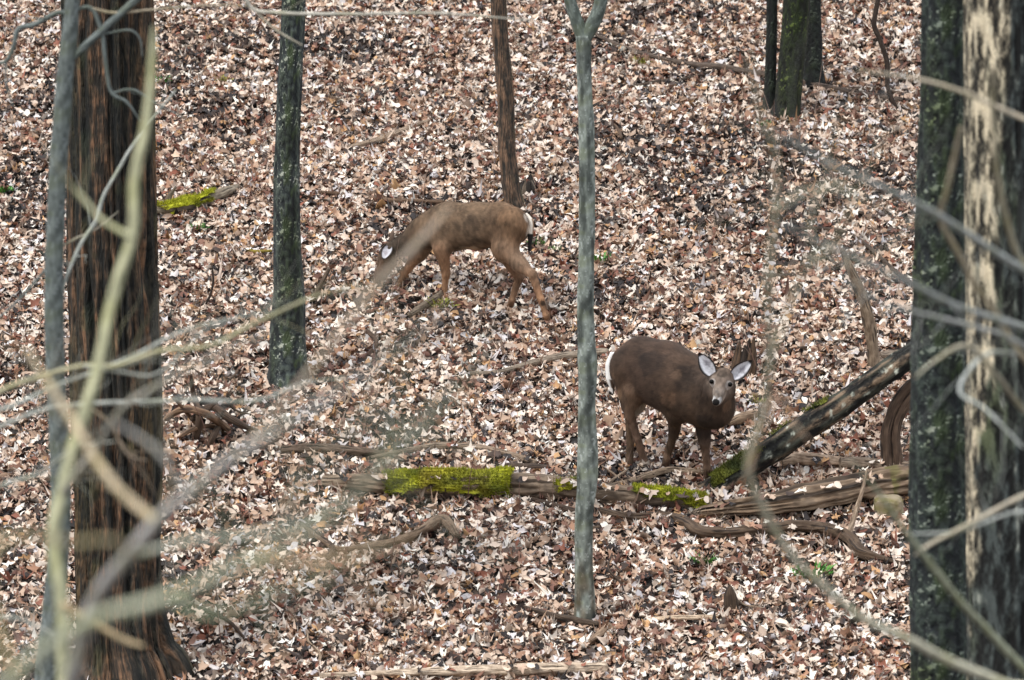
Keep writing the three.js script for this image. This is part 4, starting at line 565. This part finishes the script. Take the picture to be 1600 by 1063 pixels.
  const cols = { back: toLin(0x4e4037), rim: toLin(0x26201d), inner: toLin(0xd5d6dc), deep: toLin(0x77727c) };
  ear(g, J(1113, 585, hz + 0.02), J(1092, 551, hz + 0.0), V(-0.15, 0.05, 1), 0.088, cols); ear(g, J(1145, 590, hz + 0.02), J(1176, 563, hz), V(0.15, 0.05, 1), 0.086, cols);
  eyeAt(g, J(1112, 596.5, hz + 0.075), 0.0165); eyeAt(g, J(1141, 601, hz + 0.076), 0.0165);
  tailMesh(g, [J(958, 552, -0.16), J(954, 570, -0.17), J(955, 592, -0.16), J(958, 615, -0.14)], [0.02, 0.034, 0.036, 0.008], { tip: pale, tipAt: 2, white: pale, back: back, out: V(0.5, 0, 0.8).normalize(), cut: 0.7 });
}

console.log('foreground');
// ---------- saplings and shrubs on the near bank, before the lens ----------
// br: [[pixel x, pixel y, width in px], ...] from its fork outward; z: depth at start, z1: at its end
function sapling(name, label, o) {
  const g = new THREE.Group(); top(g, name, label, o.category ?? 'sapling', o.group); const r = rng(o.seed), tone = (h) => { const q = C(h), m = (q.r + q.g + q.b) / 3; return q.lerp(new THREE.Color(m, m, m), 0.25).multiplyScalar(o.gain ?? 1.5); }, c = tone(o.color);
  const line = (px, z, z1) => px.map(([x, y], i) => pz(x, y, lerp(z, z1, i / (px.length - 1)))), wid = (px, pts) => px.map(([, , w], i) => w / 2 / ppm(pts[i]));
  const st = line(o.stem, o.z, o.z1 ?? o.z), sw = wid(o.stem, st); const b = st[0], gy = groundY(b.x, b.z); st.unshift(V(b.x + 0.02, gy - 0.1, b.z), V(b.x - 0.015, lerp(gy, b.y, 0.5), b.z)); sw.unshift(sw[0] * 1.5, sw[0] * 1.15);
  mesh('stem', limb(st, sw, { seg: o.seg ?? 12, rows: 110, color: c, rough: 0.07, tile: 0.3, seed: o.seed }), MAT.smooth, g);
  (o.branches ?? []).forEach((br, i) => { const pts = line(br.p, br.z ?? o.z, br.z1 ?? br.z ?? o.z), w = wid(br.p, pts); const cc = tone(br.color ?? o.color); const geos = [limb(pts, w, { seg: 8, rows: 60, color: cc, rough: 0.06, tile: 0.3, seed: i + o.seed })]; if (br.twigs) geos.push(...twigs(pts, Math.max(0.0016, w[w.length - 1] * 0.6), br.twigs, br.len ?? 0.3, r, cc, br.up ?? 0.1)); mesh(i ? 'branch_' + String(i).padStart(3, '0') : 'branch', mergeGeometries(geos), MAT.smooth, g); });
  return g;
}
sapling('leaning_sapling', 'grey lichened sapling standing just before the massive trunk', { z: -19.7, gain: 1.2, seed: 1, color: 0x727c7d, seg: 20,
  stem: [[70, 1130, 40], [72, 1063, 38], [82, 960, 34], [95, 800, 32], [90, 650, 31], [85, 540, 30], [84, 440, 30], [88, 320, 29], [95, 200, 27], [102, 110, 26], [111, 30, 24], [114, -40, 22], [118, -300, 20], [110, -800, 12], [120, -1300, 5]],
  branches: [{ p: [[102, 100, 13], [150, 56, 12], [210, 2, 12], [290, -70, 9], [380, -200, 4]] }, { p: [[110, 22, 8], [90, 20, 8], [55, 38, 8], [28, 46, 8], [21, 72, 7], [8, 96, 6], [-30, 99, 4]], twigs: 4, len: 0.25 }, { p: [[9, 95, 4], [9, 130, 3], [20, 166, 2]] }, { p: [[112, 18, 7], [140, 12, 7], [158, 48, 7], [165, 100, 6], [175, 146, 6], [198, 160, 5], [219, 190, 2]] }, { p: [[175, 146, 4], [205, 140, 4], [250, 165, 3], [310, 195, 1.5]], twigs: 3, len: 0.2 }, { p: [[142, 13, 5], [175, 20, 5], [240, 15, 4], [330, 8, 3], [400, 10, 2]], color: 0xb5a288 }, { p: [[161, 53, 4], [205, 48, 4], [218, 60, 3], [222, 88, 2]] }, { p: [[88, 480, 5], [104, 432, 6], [128, 378, 7], [150, 345, 7], [160, 310, 6], [185, 265, 6], [212, 220, 5], [275, 140, 3]], twigs: 5, len: 0.3, color: 0xc6cac6 }, { p: [[88, 390, 3], [120, 372, 4], [150, 358, 3], [185, 330, 1.5]], color: 0xb5aa98 }, { p: [[84, 405, 5], [42, 455, 4], [0, 495, 3], [-40, 530, 2]] }, { p: [[116, -60, 9], [250, -55, 8], [370, -22, 7], [395, 14, 6], [432, 20, 6], [560, 22, 5], [690, 21, 4], [830, 32, 2]], twigs: 6, len: 0.35, color: 0xcfc6ba }, { p: [[395, 14, 4], [430, 46, 4], [472, 71, 2.5]], color: 0xc6b9a6 }] });
sapling('green_sapling', 'pale yellowish green young stem curving up before the massive trunk', { z: -10, z1: -10.6, seed: 2, color: 0xb3b088,
  stem: [[104, 1120, 24], [100, 1063, 23], [96, 940, 22], [84, 835, 21], [98, 760, 20], [116, 690, 20], [140, 620, 19], [156, 560, 18], [168, 500, 18], [186, 430, 17], [207, 365, 17], [210, 280, 16], [225, 210, 15], [233, 150, 13], [238, 78, 9], [240, 40, 3]],
  branches: [{ p: [[208, 372, 10], [182, 358, 9], [155, 340, 7], [130, 310, 5], [112, 290, 3]], z1: -10.2, twigs: 3, len: 0.2 }, { p: [[97, 770, 12], [150, 700, 10], [190, 640, 8], [250, 600, 7], [330, 560, 5], [420, 520, 3]], z1: -9.4, twigs: 6, len: 0.3, color: 0xb9b2a6 }, { p: [[97, 945, 12], [130, 965, 11], [165, 985, 10], [200, 1003, 9], [224, 1010, 6]], color: 0xc6a97c }] });
sapling('twiggy_shrub', 'twiggy grey shrub whose fine branches fan across the massive trunk', { z: -14, seed: 3, color: 0xb4b5ae, category: 'shrub',
  stem: [[-70, 1120, 22], [-68, 900, 20], [-60, 690, 16], [-50, 620, 13], [-45, 400, 8], [-30, 200, 4]],
  branches: [{ p: [[-60, 690, 9], [0, 666, 8], [70, 640, 7], [130, 632, 7], [220, 628, 6], [300, 625, 6], [400, 626, 5], [470, 600, 4], [540, 590, 3]], z1: -14.5, twigs: 14, len: 0.35 }, { p: [[-55, 650, 9], [0, 612, 9], [60, 590, 9], [130, 572, 8], [180, 572, 8], [250, 549, 8], [330, 540, 7], [400, 505, 7], [480, 468, 5], [530, 452, 3], [568, 443, 1.5]], z1: -13.2, twigs: 10, len: 0.35, color: 0xb0a884 }, { p: [[-55, 640, 7], [0, 640, 7], [90, 602, 6], [200, 560, 6], [280, 520, 5], [350, 500, 4], [430, 488, 2]], z1: -14.8, twigs: 14, len: 0.3 }, { p: [[130, 572, 5], [190, 582, 5], [240, 586, 5], [275, 560, 4], [320, 515, 3], [370, 500, 2]], z: -13.7, twigs: 8, len: 0.3 }, { p: [[130, 632, 5], [170, 660, 4], [200, 710, 3], [230, 720, 2]], twigs: 5, len: 0.25, color: 0xa78f78 }, { p: [[-62, 800, 8], [0, 760, 6], [60, 740, 5], [120, 700, 4], [180, 690, 2]], z1: -13.5, twigs: 12, len: 0.3 }, { p: [[-62, 1000, 8], [0, 965, 6], [50, 975, 5], [100, 1000, 3]], z1: -14, twigs: 12, len: 0.3 }] });
sapling('near_shrub', 'soft blurred tan and lilac grey shrub crossing the foot of the massive trunk', { z: -7.6, seed: 4, color: 0xb9b3b3, category: 'shrub',
  stem: [[100, 1150, 26], [118, 1040, 24], [150, 935, 22], [200, 870, 21], [255, 805, 20], [330, 742, 18], [380, 705, 15], [470, 650, 10], [580, 575, 7], [700, 480, 3]], z1: -6.6,
  branches: [{ p: [[245, 818, 15], [225, 800, 15], [188, 768, 14], [150, 720, 13], [110, 652, 12], [75, 600, 9], [40, 540, 5]], z1: -8.3, twigs: 5, len: 0.25, color: 0xc9b08c }, { p: [[255, 805, 10], [268, 740, 9], [262, 700, 7], [250, 640, 4]], z1: -7.4, color: 0xbfa88a }, { p: [[330, 742, 12], [300, 765, 10], [240, 700, 8], [180, 660, 5]], twigs: 4, len: 0.2 }, { p: [[200, 870, 11], [300, 845, 10], [420, 830, 8], [540, 780, 7], [640, 690, 5], [700, 620, 3]], z1: -6.6, twigs: 10, len: 0.3, color: 0xb9bcae }, { p: [[380, 706, 8], [480, 585, 8], [587, 446, 9], [622, 412, 10], [658, 374, 10], [702, 324, 5]], z: -7.2, z1: -8.8, color: 0xb59c86 }] });
sapling('near_shrub', 'very blurred greenish shrub sweeping low across the leaves beside the massive trunk', { z: -5.8, seed: 5, color: 0xb4b69c, category: 'shrub',
  stem: [[-60, 1180, 24], [20, 1060, 22], [130, 975, 20], [260, 934, 18], [380, 880, 15], [470, 838, 13], [540, 788, 11], [620, 690, 9], [720, 600, 7], [770, 520, 4]], z1: -5.2,
  branches: [{ p: [[20, 1060, 12], [-20, 900, 12], [0, 846, 12], [60, 838, 11], [110, 848, 10], [170, 845, 9], [216, 862, 6]], z1: -6.1, color: 0xc5b083 }, { p: [[380, 880, 12], [480, 876, 11], [560, 868, 10], [642, 838, 6]], z1: -5.5, twigs: 4, len: 0.15, color: 0xcdb08a }, { p: [[470, 838, 8], [470, 760, 7], [520, 700, 5], [580, 640, 3]], z1: -5.2, twigs: 6, len: 0.2 }, { p: [[260, 934, 9], [330, 960, 8], [420, 930, 6], [520, 900, 3]], z1: -5.6, twigs: 5, len: 0.2, color: 0xa9b592 }, { p: [[540, 788, 7], [590, 740, 6], [585, 690, 4], [600, 640, 2]], z1: -4.9, twigs: 6, len: 0.2 }] });
sapling('arching_sapling', 'cream barked whip arching over the splintered log and crooked branch', { z: -11.4, z1: -8.2, seed: 6, color: 0xe0d8bc, seg: 10,
  stem: [[1680, 1120, 16], [1560, 1066, 15], [1480, 1032, 15], [1420, 1000, 14], [1350, 968, 14], [1290, 920, 14], [1232, 862, 14], [1192, 795, 13], [1170, 735, 12], [1192, 645, 11], [1204, 560, 10], [1200, 460, 9], [1212, 330, 9], [1210, 240, 8], [1186, 165, 8], [1170, 90, 5]],
  branches: [{ p: [[1204, 560, 6], [1260, 420, 6], [1300, 385, 6], [1340, 300, 4]], z: -8.9, z1: -8.4, twigs: 6, len: 0.25 }, { p: [[1170, 735, 5], [1215, 620, 5], [1240, 660, 4], [1265, 690, 3]], z: -9.6, color: 0xc9a184 }, { p: [[1212, 330, 6], [1260, 300, 5], [1330, 290, 3]], z: -8.6, z1: -7.9, twigs: 8, len: 0.25 }] });
sapling('bank_shrub', 'grey and greenish branching shrub in front of the pair of bark trees', { z: -13, seed: 7, color: 0xb0b4b4, category: 'shrub',
  stem: [[1690, 1180, 26], [1688, 900, 22], [1680, 600, 18], [1690, 300, 14], [1680, 100, 9], [1700, -150, 3]],
  branches: [{ p: [[1684, 460, 13], [1600, 422, 12], [1480, 345, 11], [1420, 312, 10], [1290, 252, 8], [1225, 210, 4]], z1: -10, twigs: 12, len: 0.3 }, { p: [[1682, 540, 12], [1600, 512, 11], [1500, 480, 10], [1420, 442, 9], [1300, 386, 7], [1215, 350, 4]], z1: -10, twigs: 12, len: 0.3 }, { p: [[1688, 220, 9], [1600, 186, 8], [1510, 146, 7], [1436, 124, 6], [1340, 110, 3]], color: 0xb9a994 }, { p: [[1682, 700, 9], [1600, 640, 9], [1560, 590, 8], [1510, 541, 8], [1460, 565, 5], [1430, 590, 3]], color: 0xbfb39a, z1: -12 }, { p: [[1688, 1120, 14], [1600, 1045, 13], [1540, 982, 12], [1500, 940, 12], [1460, 890, 11], [1420, 838, 10], [1372, 770, 6], [1330, 720, 3]], color: 0xbcc0a0, z1: -11.5 }, { p: [[1684, 745, 8], [1600, 775, 8], [1510, 822, 8], [1452, 852, 7], [1430, 868, 4]], color: 0xc0b29e }, { p: [[1682, 640, 10], [1600, 560, 10], [1550, 480, 10], [1522, 442, 10], [1500, 400, 10], [1471, 342, 9], [1482, 290, 8], [1502, 200, 6]], color: 0xc6b294, z1: -12 }, { p: [[1686, 480, 9], [1600, 410, 9], [1574, 345, 9], [1556, 250, 8], [1550, 100, 5]], color: 0xd0c2a4, z1: -12 }, { p: [[1684, 620, 7], [1600, 560, 7], [1540, 555, 7], [1500, 610, 6], [1540, 640, 5], [1600, 700, 3]], z1: -12.4, twigs: 6, len: 0.25 }, { p: [[1690, 830, 6], [1600, 800, 6], [1500, 830, 5], [1425, 835, 3]], twigs: 4, len: 0.2 }, { p: [[1682, 590, 9], [1580, 530, 8], [1480, 500, 7], [1400, 480, 5], [1330, 450, 3]], z1: -11, twigs: 10, len: 0.3, color: 0xc4c4c4 }] });

scene.traverse((o) => { if (o.isMesh) { o.castShadow = true; o.receiveShadow = true; } });
console.log('done');
renderer.render(scene, camera);
